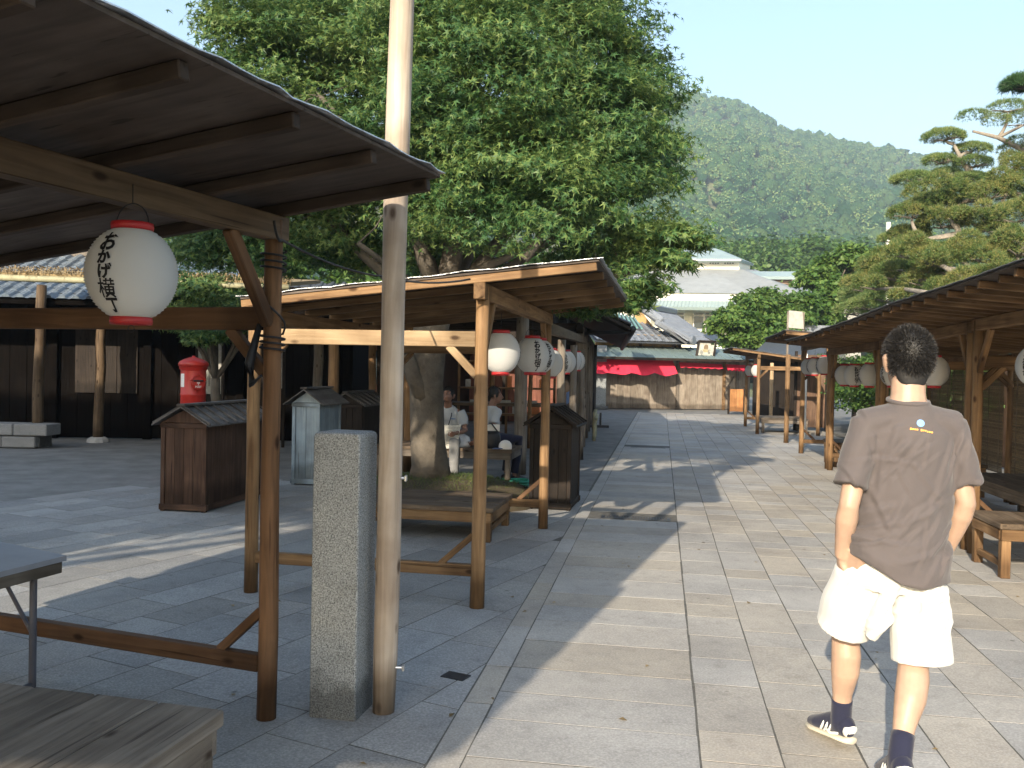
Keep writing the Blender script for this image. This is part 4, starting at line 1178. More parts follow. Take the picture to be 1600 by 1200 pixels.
# straw-topped canopy in front of it
t = thing('straw_canopy', G(60, 697), 'bamboo pole canopy edged with straw on rough grey posts', 'canopy')
pL, pR = A(-30, 424, 13.6), A(452, 441, 13.6)
M_['straw'] = plain('straw', (.26, .19, .10, 1), rough=.95, scale=60, var2=.5, island=True, vary=.35)
log('bamboo_pole', pL - Z * .08, pR - Z * .08, .05, .045, M_['bamboo'], t, 10)
mb = MB()
for k in range(2600):
    f = R.random(); p = pL.lerp(pR, f) + Vector((0, R.uniform(-.04, .3), R.uniform(.0, .12)))
    a = Vector((R.uniform(-.05, .05), R.uniform(-.14, -.02), R.uniform(-.12, .03))); w_ = Vector((.007, 0, .004))
    mb.add([p - w_, p + w_, p + a], [(0, 1, 2)])
tag(mb.build('straw_edge', M_['straw'], t, world=True), kind='stuff')
mb = MB(); quadslab(mb, pL, pR, pR + Vector((0, 2.2, .25)), pL + Vector((0, 2.2, .25)), .06); mb.build('straw_roof', M_['straw'], t, world=True)
for px, py in ((58, 697), (153, 690)):
    g_ = G(px, py); log('post', g_, Vector((g_.x + .05, g_.y, pL.z)), .095, .085, M_['wood_dull'], t, 10, wob=.02)
    mb = MB(); mb.loft([g_ - Z * .01, g_ + Z * .05, g_ + Z * .09], [.2, .19, .13], 9); mb.build('foot_stone', M_['paver'], t, world=True)
g_ = G(395, 668); log('post', g_, Vector((g_.x, g_.y, pR.z)), .08, .08, M_['wood_grey'], t, 10, wob=.02)

# ---------------- things seen between the stalls, behind the tree
back = thing('red_wall_house', Vector((-3.2, 26, 0)), 'house with dull red boarded wall seen between the stall posts', 'building')
M_['redwall'] = wood('dull_red_boards', (.17, .065, .045, 1), (.28, .12, .085, 1), knots=False)
boards(back, Vector((-8, 26, 0)), Vector((1.5, 26, 0)), .02, 2.5, .4, 'redwall', nrm=Vector((0, -1, 0)))
mb = MB(); quadslab(mb, Vector((-8.2, 26.15, 0)), Vector((1.7, 26.15, 0)), Vector((1.7, 26.15, 3.2)), Vector((-8.2, 26.15, 3.2)), .1); mb.build('wall_core', M_['wood_dark'], back, world=True)
e0, e1_ = Vector((-8.6, 24.6, 2.6)), Vector((2.1, 24.6, 2.6))
mb = MB(); quadslab(mb, e0 - Z * .03, e1_ - Z * .03, e1_ + Vector((0, 3.5, 1.5)), e0 + Vector((0, 3.5, 1.5)), .07); mb.build('roof_slab', M_['wood_dark'], back, world=True)
tile_roof(back, e0, e1_, Vector((0, 3.5, 1.5)), lambda f: (0, 1), 'tile_dark', tw=.34, course=.45, rr=.07)
for x in (-6.5, -4.9, -3.4, -1.8, -.2): beam('pillar', Vector((x, 24.9, 0)), Vector((x, 24.9, 2.55)), .14, .14, M_['wood_dark'], back)
for x in (-5.8, -3.9, -2.2): 
    w_ = beam('window', Vector((x, 25.96, 1.0)), Vector((x, 25.96, 2.0)), .9, .05, M_['wood_dark'], back)
    beam('pane', Vector((x, 25.93, 1.05)), Vector((x, 25.93, 1.95)), .75, .03, M_['glass'], w_)
# freestanding posts of the open shelter
shl = thing('open_shelter', G(600, 690), 'open timber shelter with round posts behind the middle stall', 'shelter')
for px, pyb, r_, Yb, mt_ in ((497, 690, .085, 15.2, 'wood_grey'), (521, 680, .075, 12.5, 'wood'), (582, 680, .07, 16, 'wood'), (640, 690, .08, 13.2, 'wood'), (815, 700, .095, 13.2, 'wood_grey'), (770, 690, .05, 17, 'wood'), (829, 690, .04, 17.5, 'wood')):
    p = A(px, 576, Yb); log('post', Vector((p.x, p.y, 0)), Vector((p.x, p.y, 2.45)), r_, r_ * .95, M_[mt_], shl, 12, wob=.008)
for Yb in (12.7, 15.4, 17.6): beam('beam', A(480, 480, Yb).xy.to_3d() + Z * 2.44, A(850, 480, Yb).xy.to_3d() + Z * 2.44, .12, .14, M_['wood_dark'], shl, side=Z)
mb = MB(); quadslab(mb, A(470, 480, 12.2).xy.to_3d() + Z * 2.55, A(860, 480, 12.2).xy.to_3d() + Z * 2.55, A(860, 480, 18.2).xy.to_3d() + Z * 2.75, A(470, 480, 18.2).xy.to_3d() + Z * 2.75, .05); mb.build('roof', M_['wood_dark'], shl, world=True)
M_['blue_cloth'] = plain('blue_cloth', (.06, .10, .22, 1), rough=.85)
for (px, py, Yb, w_, lb) in ((480, 660, 18.5, 2.2, 'long dark counter table at the back of the courtyard'), (610, 662, 19, 1.6, 'dark counter table with a pale top behind the pole'), (790, 655, 18.8, 2.4, 'dark counter table with white papers behind the seated men')):
    p = A(px, py, Yb); p.z = 0; t = thing('counter_table', p, lb, 'table', 'counter tables at the back')
    beam('top', p + Vector((-w_ / 2, 0, .8)), p + Vector((w_ / 2, 0, .8)), .06, .7, M_['bench'], t, side=Z)
    for sx_ in (-1, 1):
        for sy_ in (-.28, .28): beam('leg', p + Vector((sx_ * (w_ / 2 - .08), sy_, 0)), p + Vector((sx_ * (w_ / 2 - .08), sy_, .77)), .07, .07, M_['wood_dark'], t)
    for k in range(3): 
        mb = MB(); mb.box((0, 0, .86), (.3, .22, .05), bev=.004); mb.build('stacked_tray', M_['poster'], t, Matrix.Translation(p + Vector((-.6 + k * .55, R.uniform(-.1, .1), 0))))
t = thing('display_shelf', Vector((-.6, 20.5, 0)), 'shelf rack with goods coloured as if lit orange behind the seated men', 'shelf')
p = A(785, 600, 20.5); p.z = 0
for z_ in (.5, 1.1, 1.7): beam('shelf_board', p + Vector((-1.0, 0, z_)), p + Vector((1.2, 0, z_)), .04, .4, M_['wood'], t, side=Z)
for x in (-1.0, .1, 1.2): beam('upright', p + Vector((x, .1, 0)), p + Vector((x, .1, 2.1)), .06, .06, M_['wood'], t)
M_['orange'] = plain('orange_lit_goods', (.55, .20, .07, 1), rough=.7, island=False, vary=.3)  # orange light of the lit window put into the colour of the goods
for k in range(14):
    z_ = R.choice((.52, 1.12, 1.72)); x = R.uniform(-.9, 1.1); h_ = R.uniform(.12, .3)
    mb = MB(); mb.box((0, 0, h_ / 2), (R.uniform(.08, .2), .12, h_), bev=.01); mb.build('package', M_['orange' if k % 3 else 'poster'], t, Matrix.Translation(p + Vector((x, -.05, z_))))
mb = MB(); lp_ = A(794, 566, 17)
lant_s = [(.02, -.12), (.07, -.09), (.085, 0), (.07, .09), (.02, .12)]
mb.lathe(lant_s, 16); o = mb.build('small_lantern', M_['paper'], None, Matrix.Translation(lp_), smooth=True); tag(o, 'tiny pale lantern hanging far behind the seated men', 'lantern')
mb = MB(); mb.loft([(0, 0, .12), (0, 0, 2.44 - lp_.z)], [.004, .004], 5); mb.build('cord', M_['wire'], o)

# ---------------- house beside the camera on the left that shades the courtyard (out of the picture)
wh = thing('street_house', Vector((-16, -5.5, 0)), 'two storey timber house left of the camera that shades the courtyard', 'building')
hx0, hx1, hy0, hy1, hh_ = -24, -9.7, -7.6, -3.4, 8.2
for a, b in (((hx0, hy1), (hx1, hy1)), ((hx1, hy1), (hx1, hy0)), ((hx1, hy0), (hx0, hy0)), ((hx0, hy0), (hx0, hy1))):
    a, b = Vector((a[0], a[1], 0)), Vector((b[0], b[1], 0))
    mb = MB(); quadslab(mb, a, b, b + Z * hh_, a + Z * hh_, .15); mb.build('wall', M_['wood_dark'], wh, world=True)
ym = (hy0 + hy1) / 2
for s in (-1, 1):
    ya = ym + s * (hy1 - ym + .6)
    mb = MB(); q4 = [Vector((hx0 - .5, ya, hh_ - .2)), Vector((hx1 + .5, ya, hh_ - .2)), Vector((hx1 + .5, ym, hh_ + 2.4)), Vector((hx0 - .5, ym, hh_ + 2.4))]
    quadslab(mb, *(q4 if s < 0 else [q4[1], q4[0], q4[3], q4[2]]), .15); mb.build('roof', M_['tile'], wh, world=True)
for k in range(4):
    w_ = beam('window', Vector((hx1 + .02, -7.4 + k * 1.0, 4.2)), Vector((hx1 + .02, -6.6 + k * 1.0, 4.2)), 1.2, .08, M_['wood'], wh, side=Z)
    beam('pane', Vector((hx1 + .05, -7.35 + k * 1.0, 4.2)), Vector((hx1 + .05, -6.65 + k * 1.0, 4.2)), 1.0, .06, M_['glass'], w_, side=Z)

# ---------------- white hall in front of the hill
WB = 84.0
hall = thing('white_hall', A(1090, 585, WB), 'large white hall with grey green hipped roofs and tall windows below the hill', 'building')
wp = lambda px, py, dy=0.0: A(px, py, WB + dy)
M_['hallroof'] = plain('pale_slate_roof', (.29, .30, .295, 1), rough=.6, var2=.12, scale=1.2, vary=.05, bstr=.2)
M_['hallgreen'] = plain('pale_green_roof', (.27, .34, .345, 1), rough=.55, var2=.1, scale=.5, vary=.03)
M_['cream'] = plain('cream_wall', (.80, .775, .68, 1), rough=.8, var2=.03, scale=.6, vary=.02)
def panel(nm, pts, mat, th=.3):
    mb = MB(); quadslab(mb, *pts, th); return mb.build(nm, mat, hall, world=True)
panel('wall', [wp(940, 560), wp(1262, 560), wp(1262, 458), wp(940, 458)], M_['cream'])
# main hip roof
panel('main_roof', [wp(925, 458, -1), wp(1262, 462, -1), wp(1160, 421, 9), wp(1000, 419, 9)], M_['hallroof'])
panel('main_roof', [wp(1262, 462, -1), wp(1290, 462, 20), wp(1180, 421, 20), wp(1160, 421, 9)], M_['hallroof'])
# front gablet
a, b, c = wp(1015, 457, -2.2), wp(1178, 459, -2.2), wp(1118, 427, 5)
mb = MB(); mb.add([a, b, c, b + Vector((0, 9, 0)), a + Vector((0, 9, 0))], [(0, 1, 2), (1, 3, 2), (4, 0, 2)]); mb.build('porch_roof', M_['hallroof2'] if 'hallroof2' in M_ else M_['hallroof'], hall, world=True)
panel('fascia', [wp(1008, 470, -2.0), wp(1182, 472, -2.0), wp(1182, 459, -2.0), wp(1008, 457, -2.0)], M_['cream'])
panel('canopy', [wp(1005, 479, -3.2), wp(1186, 481, -3.2), wp(1184, 470, -1.9), wp(1010, 468, -1.9)], M_['hallgreen'])
for k in range(32):
    f = k / 31; beam('canopy_seam', wp(1005, 479, -3.2).lerp(wp(1186, 481, -3.2), f) + Z * .05, wp(1010, 468, -1.9).lerp(wp(1184, 470, -1.9), f) + Z * .05, .08, .08, M_['hallgreen'], hall, bev=0)
# cupola
panel('cupola_wall', [wp(1010, 423, 9), wp(1155, 425, 9), wp(1155, 405, 9), wp(1010, 403, 9)], M_['cream'])
panel('cupola_wall', [wp(1155, 425, 9), wp(1172, 425, 16), wp(1172, 410, 16), wp(1155, 405, 9)], M_['cream'])
panel('cupola_roof', [wp(1000, 405, 8), wp(1158, 405, 8), wp(1118, 388, 13), wp(1040, 387, 13)], M_['hallgreen'])
panel('cupola_roof', [wp(1158, 405, 8), wp(1178, 412, 17), wp(1130, 392, 17), wp(1118, 388, 13)], M_['hallgreen'])
for px in (1068, 1110, 1133):
    for i in range(4):
        for j in range(2):
            p = wp(px + i * 4, 409 + j * 3.4, 8.6); beam('window', p, p + Z * .13, .16, .1, M_['glass'], hall, bev=0)
panel('eave_board', [wp(1000, 407, 7.9), wp(1158, 407.5, 7.9), wp(1158, 405, 7.9), wp(1000, 404.5, 7.9)], M_['cream'])
# tall windows
for x0, x1 in ((1036, 1070), (1083, 1118), (1132, 1160), (1174, 1206)):
    def fr_(xa, ya, xb, yb, m_, off, par, nm):
        mb = MB(); quadslab(mb, wp(xa, yb, off), wp(xb, yb, off), wp(xb, ya, off), wp(xa, ya, off), .12); return mb.build(nm, m_, par, world=True)
    w_ = fr_(x0, 480, x1, 519, M_['white'], -.5, hall, 'window')
    xm = (x0 + x1) / 2
    for xa, xb in ((x0 + 1, xm - 1.2), (xm + 1.2, x1 - 1)):
        for ya, yb in ((481, 484.5), (489, 492), (494, 513)):
            fr_(xa + .6, ya, xb - .6, yb, M_['glass'], -.62, w_, 'pane')
# brown annex
an = thing('brown_annex', A(1210, 585, 92), 'brown boarded annex with pale green roof right of the white hall', 'building')
def ap(nm, pts, mat):
    mb = MB(); quadslab(mb, *pts, .3); mb.build(nm, mat, an, world=True)
M_['annexw'] = plain('brown_boards', (.26, .17, .12, 1), rough=.8, scale=1.5)
q_ = lambda px, py, dy=0: A(px, py, 92 + dy)
ap('wall', [q_(1165, 570), q_(1240, 570), q_(1240, 431), q_(1165, 431)], M_['annexw'])
for k in range(10): beam('siding', q_(1165, 433 + k * 3.2, -.2), q_(1240, 433 + k * 3.2, -.2), .12, .1, M_['annexw'], an, bev=0)
ap('roof', [q_(1160, 432, -1), q_(1243, 432, -1), q_(1243, 424, 2), q_(1160, 424, 2)], M_['hallgreen'])
ap('corner_trim', [q_(1238, 570, -.4), q_(1243, 570, -.4), q_(1243, 432, -.4), q_(1238, 432, -.4)], M_['white'])
# pale house behind the pines and small things over the right roofs
ph = thing('pale_house', A(1320, 500, 40), 'pale house wall showing through the trees above the right stalls', 'building')
hp = lambda px, py, dy=0: A(px, py, 40 + dy)
mb = MB(); quadslab(mb, hp(1297, 560), hp(1345, 560), hp(1345, 425), hp(1297, 430), .2); mb.build('wall', M_['poster'], ph, world=True)
mb = MB(); quadslab(mb, hp(1290, 437, -.8), hp(1352, 432, -.8), hp(1352, 415, 1.5), hp(1290, 420, 1.5), .15); mb.build('roof', M_['hallroof'], ph, world=True)
for py in (445, 463, 478): beam('siding', hp(1298, py, -.15), hp(1344, py - 2, -.15), .1, .08, M_['wood_grey'], ph, bev=0)
t = thing('small_tiled_roof_house', A(1255, 560, 30), 'low house with dark tiled roof just behind the small far right stall', 'building')
a, b, c, d = A(1180, 549, 29), A(1300, 560, 29), A(1300, 520, 33), A(1215, 517, 33)
mb = MB(); quadslab(mb, a, b, c, d, .12); mb.build('roof', M_['tile_dark'], t, world=True)
mb = MB(); quadslab(mb, Vector((a.x + .3, 30.2, 0)), Vector((b.x, 30.2, 0)), Vector((b.x, 30.2, 2.3)), Vector((a.x + .3, 30.2, 2.3)), .1); mb.build('wall', M_['wood_dark'], t, world=True)
beam('ridge', d + Z * .1, c + Z * .1, .3, .25, M_['tile'], t)
t = thing('white_banner', A(1243, 600, 24), 'white vertical banner rising behind the right stall roofs', 'banner')
a, b = A(1232, 512, 24.2), A(1256, 514, 24.2); 
mb = MB(); quadslab(mb, a, b, A(1254, 487, 24.2), A(1233, 485, 24.2), .06); mb.build('board', M_['poster'], t, world=True)
for p in (a, b): beam('upright', Vector((p.x, p.y + .06, 0)), Vector((p.x, p.y + .06, p.z + .45)), .05, .05, M_['wood_grey'], t)
M_['brownpanel'] = wood('brown_sign_panel', (.10, .06, .04, 1), (.2, .125, .085, 1), knots=False)
for px, pyb, Yb, w_, h_, mt_, lb in ((1268, 672, 24.8, .75, 2.1, 'brownpanel', 'brown carved sign board standing behind the right stalls'), (1152, 640, 34, .5, .95, 'orange_wood', 'small orange wooden panel by the far shop corner')):
    if mt_ == 'orange_wood': M_['orange_wood'] = wood('orange_boards', (.36, .16, .06, 1), (.5, .25, .1, 1), knots=False)
    p = A(px, 580, Yb); p.z = 0; t = thing('sign_panel', p, lb, 'sign panel')
    boards(t, p - SU * w_ / 2, p + SU * w_ / 2, .1, h_, .25, mt_, name='board')
    for s in (-1, 1): beam('post', p + SU * (s * (w_ / 2 + .04)), p + SU * (s * (w_ / 2 + .04)) + Z * (h_ + .1), .07, .07, M_['wood_dark'], t)
for k, (px, Yb, r_, mt_, h_) in enumerate(((1231, 20.3, .055, 'wood', 2.0), (1258, 19.2, .05, 'white', 2.0), (1206, 28, .06, 'wood_new', 1.9))):
    p = A(px, 580, Yb); p.z = 0
    tag(log('free_post', p, p + Z * h_, r_, r_, M_[mt_], None, 10), ['brown timber post between the last joined stall and the small stall', 'white peeling post beside the bench of the last joined stall', 'pale new post behind the small far right stall'][k], 'post')
p = A(1388, 352, 60); tag(beam('chimney_pipe', Vector((p.x, p.y, 0)), p + Z * .2, .2, .2, M_['white']), 'thin pale post rising above the trimmed trees against the hill', 'post')

# fence and hedge behind the right-hand row
t = thing('timber_fence', rs(3) + SU * 3.0, 'dark board fence behind the right stalls', 'fence')
f0, f1 = rs(-2) + SU * 2.9, rs(22) + SU * 3.4
f0.z = f1.z = 0
boards(t, f0, f1, .02, 1.75, .2, 'brownpanel', name='board', nrm=SU)
for k in range(13):
    p = f0.lerp(f1, k / 12) + SU * .06; beam('post', p, p + Z * 1.85, .09, .09, M_['wood_dark'], t)
# ================================================================== TREES AND HILL
def np_mesh(name, V, FI, nv, mat, smooth=False):
    me = bpy.data.meshes.new(name)
    me.vertices.add(len(V)); me.vertices.foreach_set('co', np.asarray(V, np.float32).ravel())
    nf = len(FI)
    me.loops.add(nf * nv); me.loops.foreach_set('vertex_index', np.asarray(FI, np.int32).ravel())
    me.polygons.add(nf); me.polygons.foreach_set('loop_start', np.arange(0, nf * nv, nv, dtype=np.int32))
    try: me.polygons.foreach_set('loop_total', np.full(nf, nv, np.int32))
    except Exception: pass
    if smooth: me.polygons.foreach_set('use_smooth', np.ones(nf, bool))
    me.update(calc_edges=True); me.materials.append(mat)
    return me
def leaf_template(kind):
    if kind == 'maple':
        vs, fs = [], []
        for a, l in ((-100, .55), (-52, .9), (0, 1.05), (52, .9), (100, .55)):
            a = math.radians(a); d = np.array([math.sin(a), math.cos(a)]); n = np.array([d[1], -d[0]])
            k = len(vs); vs += [d * l * .08 + n * .15 * l, d * l, d * l * .08 - n * .15 * l]; fs += [(k, k + 1, k + 2)]
        v = np.array(vs); z = -.25 * (v ** 2).sum(1)
        return np.c_[v, z], np.array(fs)
    if kind == 'leaf':
        v = np.array([[0, 0, 0], [.34, .45, .06], [0, 1, -.12], [-.34, .45, .06]], float)
        return v, np.array([(0, 1, 2), (0, 2, 3)])
    if kind == 'needle':
        v = np.array([[-.05, 0, 0], [.05, 0, 0], [0, 1, 0.0]], float)
        return v, np.array([(0, 1, 2)])
    if kind == 'tuft':
        vs, fs = [], []
        for a in (0, 72, 144, 216, 288):
            a = math.radians(a); d = np.array([math.sin(a) * .6, math.cos(a) * .6, .75]); n = np.array([math.cos(a), -math.sin(a), 0]) * .06
            k = len(vs); vs += [-n, n, d]; fs.append((k, k + 1, k + 2))
        return np.array(vs), np.array(fs)
def scatter_leaves(name, P, up, size, kind, mat, parent, spread=.7, stuff=False):
    T, FT = leaf_template(kind); n = len(P)
    nrm = up + NR.normal(0, spread, (n, 3)); nrm /= np.linalg.norm(nrm, axis=1, keepdims=True)
    t = NR.normal(0, 1, (n, 3)); t -= nrm * (t * nrm).sum(1, keepdims=True); t /= np.linalg.norm(t, axis=1, keepdims=True)
    b = np.cross(nrm, t)
    s = (size * NR.uniform(.65, 1.3, n))[:, None]
    V = (P[:, None, :] + (s[:, :, None] * (T[None, :, 0:1] * b[:, None, :] + T[None, :, 1:2] * t[:, None, :] + T[None, :, 2:3] * nrm[:, None, :]))).reshape(-1, 3)
    FI = (FT[None] + (np.arange(n) * len(T))[:, None, None]).reshape(-1, 3)
    o = W[parent.name].translation
    me = np_mesh(name, V - np.array(o), FI, 3, mat)
    return link(name, me, Matrix.Translation(o), parent)
def crown_points(blobs, clusters, per, cr, shell=.45, flat=.35, lo=-.55):
    """leaf positions: twig clusters near the skin of overlapping lobes"""
    B = np.array([(b[0], b[1], b[2], b[3], b[4] if len(b) > 4 else 1.0) for b in blobs]); w = B[:, 3] ** 2; w = w / w.sum()
    idx = NR.choice(len(B), clusters, p=w)
    d = NR.normal(0, 1, (clusters, 3)); d /= np.linalg.norm(d, axis=1, keepdims=True)
    d[:, 2] = np.where(d[:, 2] < lo, -d[:, 2], d[:, 2])
    r_ = (1 - shell * NR.random(clusters) ** 1.4)[:, None]
    bump_ = 1 + .16 * np.sin(d[:, 0:1] * 5 + idx[:, None]) * np.cos(d[:, 1:2] * 6 + idx[:, None] * 2)
    C = B[idx, :3] + d * r_ * bump_ * B[idx, 3:4] * np.c_[np.ones(clusters), np.ones(clusters), B[idx, 4]]
    off = NR.normal(0, 1, (clusters, per, 3)) * cr * np.array([1, 1, flat])
    P = (C[:, None, :] + off).reshape(-1, 3)
    U = np.repeat(d * .55 + np.array([0, 0, .8]), per, axis=0)
    return P, U, C
def limb(mb, p0, p1, r0, r1, bend=.15, n=6, seg=8):
    p0, p1 = Vector(p0), Vector(p1); L = (p1 - p0).length
    o1 = Vector((R.uniform(-1, 1), R.uniform(-1, 1), R.uniform(-.3, .8))) * L * bend
    pts, rr = [], []
    for i in range(n):
        f = i / (n - 1); pts.append(p0.lerp(p1, f) + o1 * math.sin(math.pi * f) * (1 - .3 * f) + Vector((R.uniform(-1, 1), R.uniform(-1, 1), 0)) * r0 * .25 * (0 < i < n - 1)); rr.append(r0 + (r1 - r0) * f)
    mb.loft(pts, rr, seg)
    return pts
def twigs(mb, C, origin_fn, count, r=.008):
    for k in NR.choice(len(C), min(count, len(C)), replace=False):
        c = Vector(C[k]); o = origin_fn(c)
        if (o - c).length > .65: continue
        limb(mb, o, c, r * R.uniform(1, 2.2), r * .4, .12, 4, 4)

M_['bark'] = plain('grey_bark', (.115, .098, .078, 1), rough=.9, var2=.3, scale=7, bstr=.8, bdist=.03)
M_['bark_pale'] = plain('pale_bark', (.24, .21, .175, 1), rough=.9, var2=.25, scale=9, bstr=.8, bdist=.02)
M_['maple'] = leafmat('maple_leaf', (.018, .062, .026, 1), (.066, .145, .045, 1), (.18, .245, .07, 1), nscale=1.3)
M_['maple2'] = leafmat('far_maple_leaf', (.035, .085, .018, 1), (.075, .15, .03, 1), (.13, .2, .045, 1))
M_['podo'] = leafmat('trimmed_evergreen_leaf', (.045, .105, .03, 1), (.125, .195, .058, 1), (.28, .32, .12, 1), nscale=2.5)
M_['podo_red'] = leafmat('bronzed_evergreen_leaf', (.045, .10, .028, 1), (.115, .175, .05, 1), (.26, .25, .085, 1), nscale=2.5)
M_['pine'] = leafmat('pine_needle', (.018, .055, .022, 1), (.04, .10, .035, 1), (.07, .14, .05, 1), trans=.15)
M_['bush'] = leafmat('bush_leaf', (.025, .07, .015, 1), (.06, .125, .025, 1), (.11, .18, .04, 1))
M_['grass'] = leafmat('grass_blade', (.03, .06, .014, 1), (.06, .10, .022, 1), (.13, .13, .04, 1))

# ---------------- planted mound round the big tree
TB = A(672, 742, 10.25)
t = thing('planting_bed', Vector((TB.x, TB.y, 0)), 'low grassy planting bed with stone edge round the big tree', 'planting bed')
mb = MB(); rings = []
prof = [(1.0, 0), (.98, .12), (.8, .22), (.45, TB.z - .02), (0.0, TB.z)]
for f, z in prof:
    rings.append([(TB.x + .12 + 1.15 * f * math.cos(2 * math.pi * k / 24) * R.uniform(.97, 1.03), TB.y + .85 * f * math.sin(2 * math.pi * k / 24), z) for k in range(24)])
mb.add([q for r_ in rings for q in r_], [(i * 24 + k, i * 24 + (k + 1) % 24, (i + 1) * 24 + (k + 1) % 24, (i + 1) * 24 + k) for i in range(4) for k in range(24)])
M_['soil'] = plain('soil', (.07, .055, .035, 1), rough=.95, scale=12, bstr=.6)
mb.build('soil_mound', M_['soil'], t, world=True, smooth=True)
n = 9000; a = NR.uniform(0, 2 * np.pi, n); f = np.sqrt(NR.random(n))
zz = np.interp(f, [0, .45, .8, .98, 1], [TB.z, TB.z - .02, .22, .12, .0])
P = np.c_[TB.x + .12 + 1.12 * f * np.cos(a), TB.y + .82 * f * np.sin(a), zz]
o = scatter_leaves('grass_cover', P, np.array([0, -1., .2]), .05, 'needle', M_['grass'], t, .5); tag(o, kind='stuff')

# ---------------- the big tree
tree = thing('maple_tree', TB, 'big leafy maple rising behind the middle stall, trunk beside the seated man', 'tree')
mb = MB()
fork = A(688, 455, 10.4)
pts = [TB - Z * .05, TB + Vector((0, 0, .12)), A(668, 690, 10.25), A(666, 600, 10.25), A(672, 520, 10.3), fork]
mb.loft(pts, [.255, .215, .198, .192, .2, .2], 16)
mb.loft([A(672, 640, 10.2), A(645, 585, 10.1), A(632, 548, 10.0)], [.12, .095, .08], 10)
mb.loft([A(632, 550, 10.0), A(628, 530, 9.95), A(600, 470, 9.6)], [.085, .06, .04], 8)
ends = []
for px, py, Yb, r0 in ((500, 150, 9.6, .11), (600, 60, 10.8, .12), (730, -60, 10.6, .14), (735, 205, 10.1, .1), (820, 80, 11.5, .12), (900, 30, 10.2, .1), (980, 120, 11, .09), (1010, 290, 10.4, .07), (830, 385, 9.6, .09), (450, 260, 10.5, .08), (560, 380, 9.4, .05), (1020, 420, 9.9, .05)):
    p = A(px, py, Yb); ends.append(limb(mb, fork - Z * R.uniform(.0, .3), p, r0, .025, .09, 8, 8))
for px0, py0, px1, py1 in ((735, 360, 738, 190), (818, 405, 850, 355), (850, 355, 930, 240)):
    mb.loft([A(px0, py0, 9.2), A((px0 + px1) / 2 + 4, (py0 + py1) / 2, 9.2), A(px1, py1, 9.2)], [.06, .05, .03], 8)
blobs = []
def bl_(px, py, Yb, r_, fz=.85): p = A(px, py, Yb); blobs.append((p.x, p.y, p.z, r_, fz))
for b in ((400, 70, 10, .62), (390, 190, 9.6, .55), (470, 40, 11, .75), (480, 160, 10.4, .8), (420, 300, 10.2, .55), (540, 250, 9.6, .75), (560, 90, 10.5, .85), (580, -20, 11, .8),
          (660, 60, 9.6, .85), (680, 200, 9.2, .75), (700, -80, 10.5, 1.0), (760, 100, 9.2, .85), (800, -40, 10, .9), (800, 240, 9.0, .75), (860, 120, 10, .95), (880, -30, 11, .8),
          (930, 60, 10.6, .7), (940, 200, 9.8, .8), (990, 140, 10.8, .62), (1000, 250, 10.6, .52), (960, 310, 9.6, .65), (880, 320, 9.0, .65), (760, 340, 9.3, .62), (640, 330, 10, .65),
          (520, 350, 10.4, .62), (430, 395, 10.6, .45), (560, 400, 10.8, .5), (700, 400, 11.4, .6), (900, 410, 10.6, .5), (970, 380, 10, .42), (1020, 370, 9.6, .28), (985, 430, 9.4, .22), (350, 390, 11.5, .5), (310, 395, 12, .4),
          (620, 150, 11.6, .9), (740, 260, 11.8, .9), (860, 240, 12, .9), (500, 250, 12, .7), (720, 20, 12, 1.0), (1035, 165, 11, .25), (1045, 225, 11, .22), (365, 30, 10, .35), (350, 120, 9.8, .28)):
    bl_(*b)
P, U, C = crown_points(blobs, 2900, 64, .125, shell=.7, flat=.40, lo=-.75)
for k in range(900):
    pass
def near_limb(c):
    best = None
    for e in ends:
        for p in e[3:]:
            d = (p - c).length
            if best is None or d < best[0]: best = (d, p)
    return best[1]
twigs(mb, C, near_limb, 500, .006)
mb.build('trunk', M_['bark'], tree, world=True, smooth=True)
scatter_leaves('crown', P, U, .068, 'maple', M_['maple'], tree, .55)
# drooping sprays hanging over the middle stall's roof corner
P2, U2, C2 = crown_points([tuple(A(px, py, Yb)) + (r_, .6) for px, py, Yb, r_ in ((930, 470, 9.0, .22), (975, 480, 9.1, .2), (1000, 455, 9.1, .25), (1060, 375, 9.3, .28), (1085, 385, 9.4, .15), (1040, 410, 9.2, .22), (900, 485, 8.9, .15))], 130, 40, .09, .6, .3)
scatter_leaves('low_spray', P2, U2, .08, 'maple', M_['maple'], tree, .5)

def simple_tree(name, label, base, blobs, nclus, per, cr, leaf, kind, mat, trunk_r, group, flat=.4, shell=.5, bark='bark', stems=6, spread=.55, lo=-.7):
    t = thing(name, base, label, 'tree', group)
    mb = MB(); cx = np.mean([b[:3] for b in blobs], axis=0); mid = Vector((base[0] * .5 + cx[0] * .5, base[1] * .5 + cx[1] * .5, max(.4, cx[2] * .55)))
    limb(mb, base, mid, trunk_r, trunk_r * .75, .04, 6, 9)
    for b in blobs[:14]: limb(mb, mid, b[:3], trunk_r * .5, trunk_r * .15, .12, 6, 6)
    P, U, C = crown_points(blobs, nclus, per, cr, shell, flat, lo)
    twigs(mb, C, lambda c: Vector(min(blobs, key=lambda b: (Vector(b[:3]) - c).length)[:3]), stems * 10, trunk_r * .06)
    mb.build('trunk', M_[bark], t, world=True, smooth=True)
    scatter_leaves('crown', P, U, leaf, kind, M_[mat], t, spread)
    return t
def PB(*lst): return [tuple(A(px, py, Yb)) + ((r_, fz)) for px, py, Yb, r_, fz in lst]
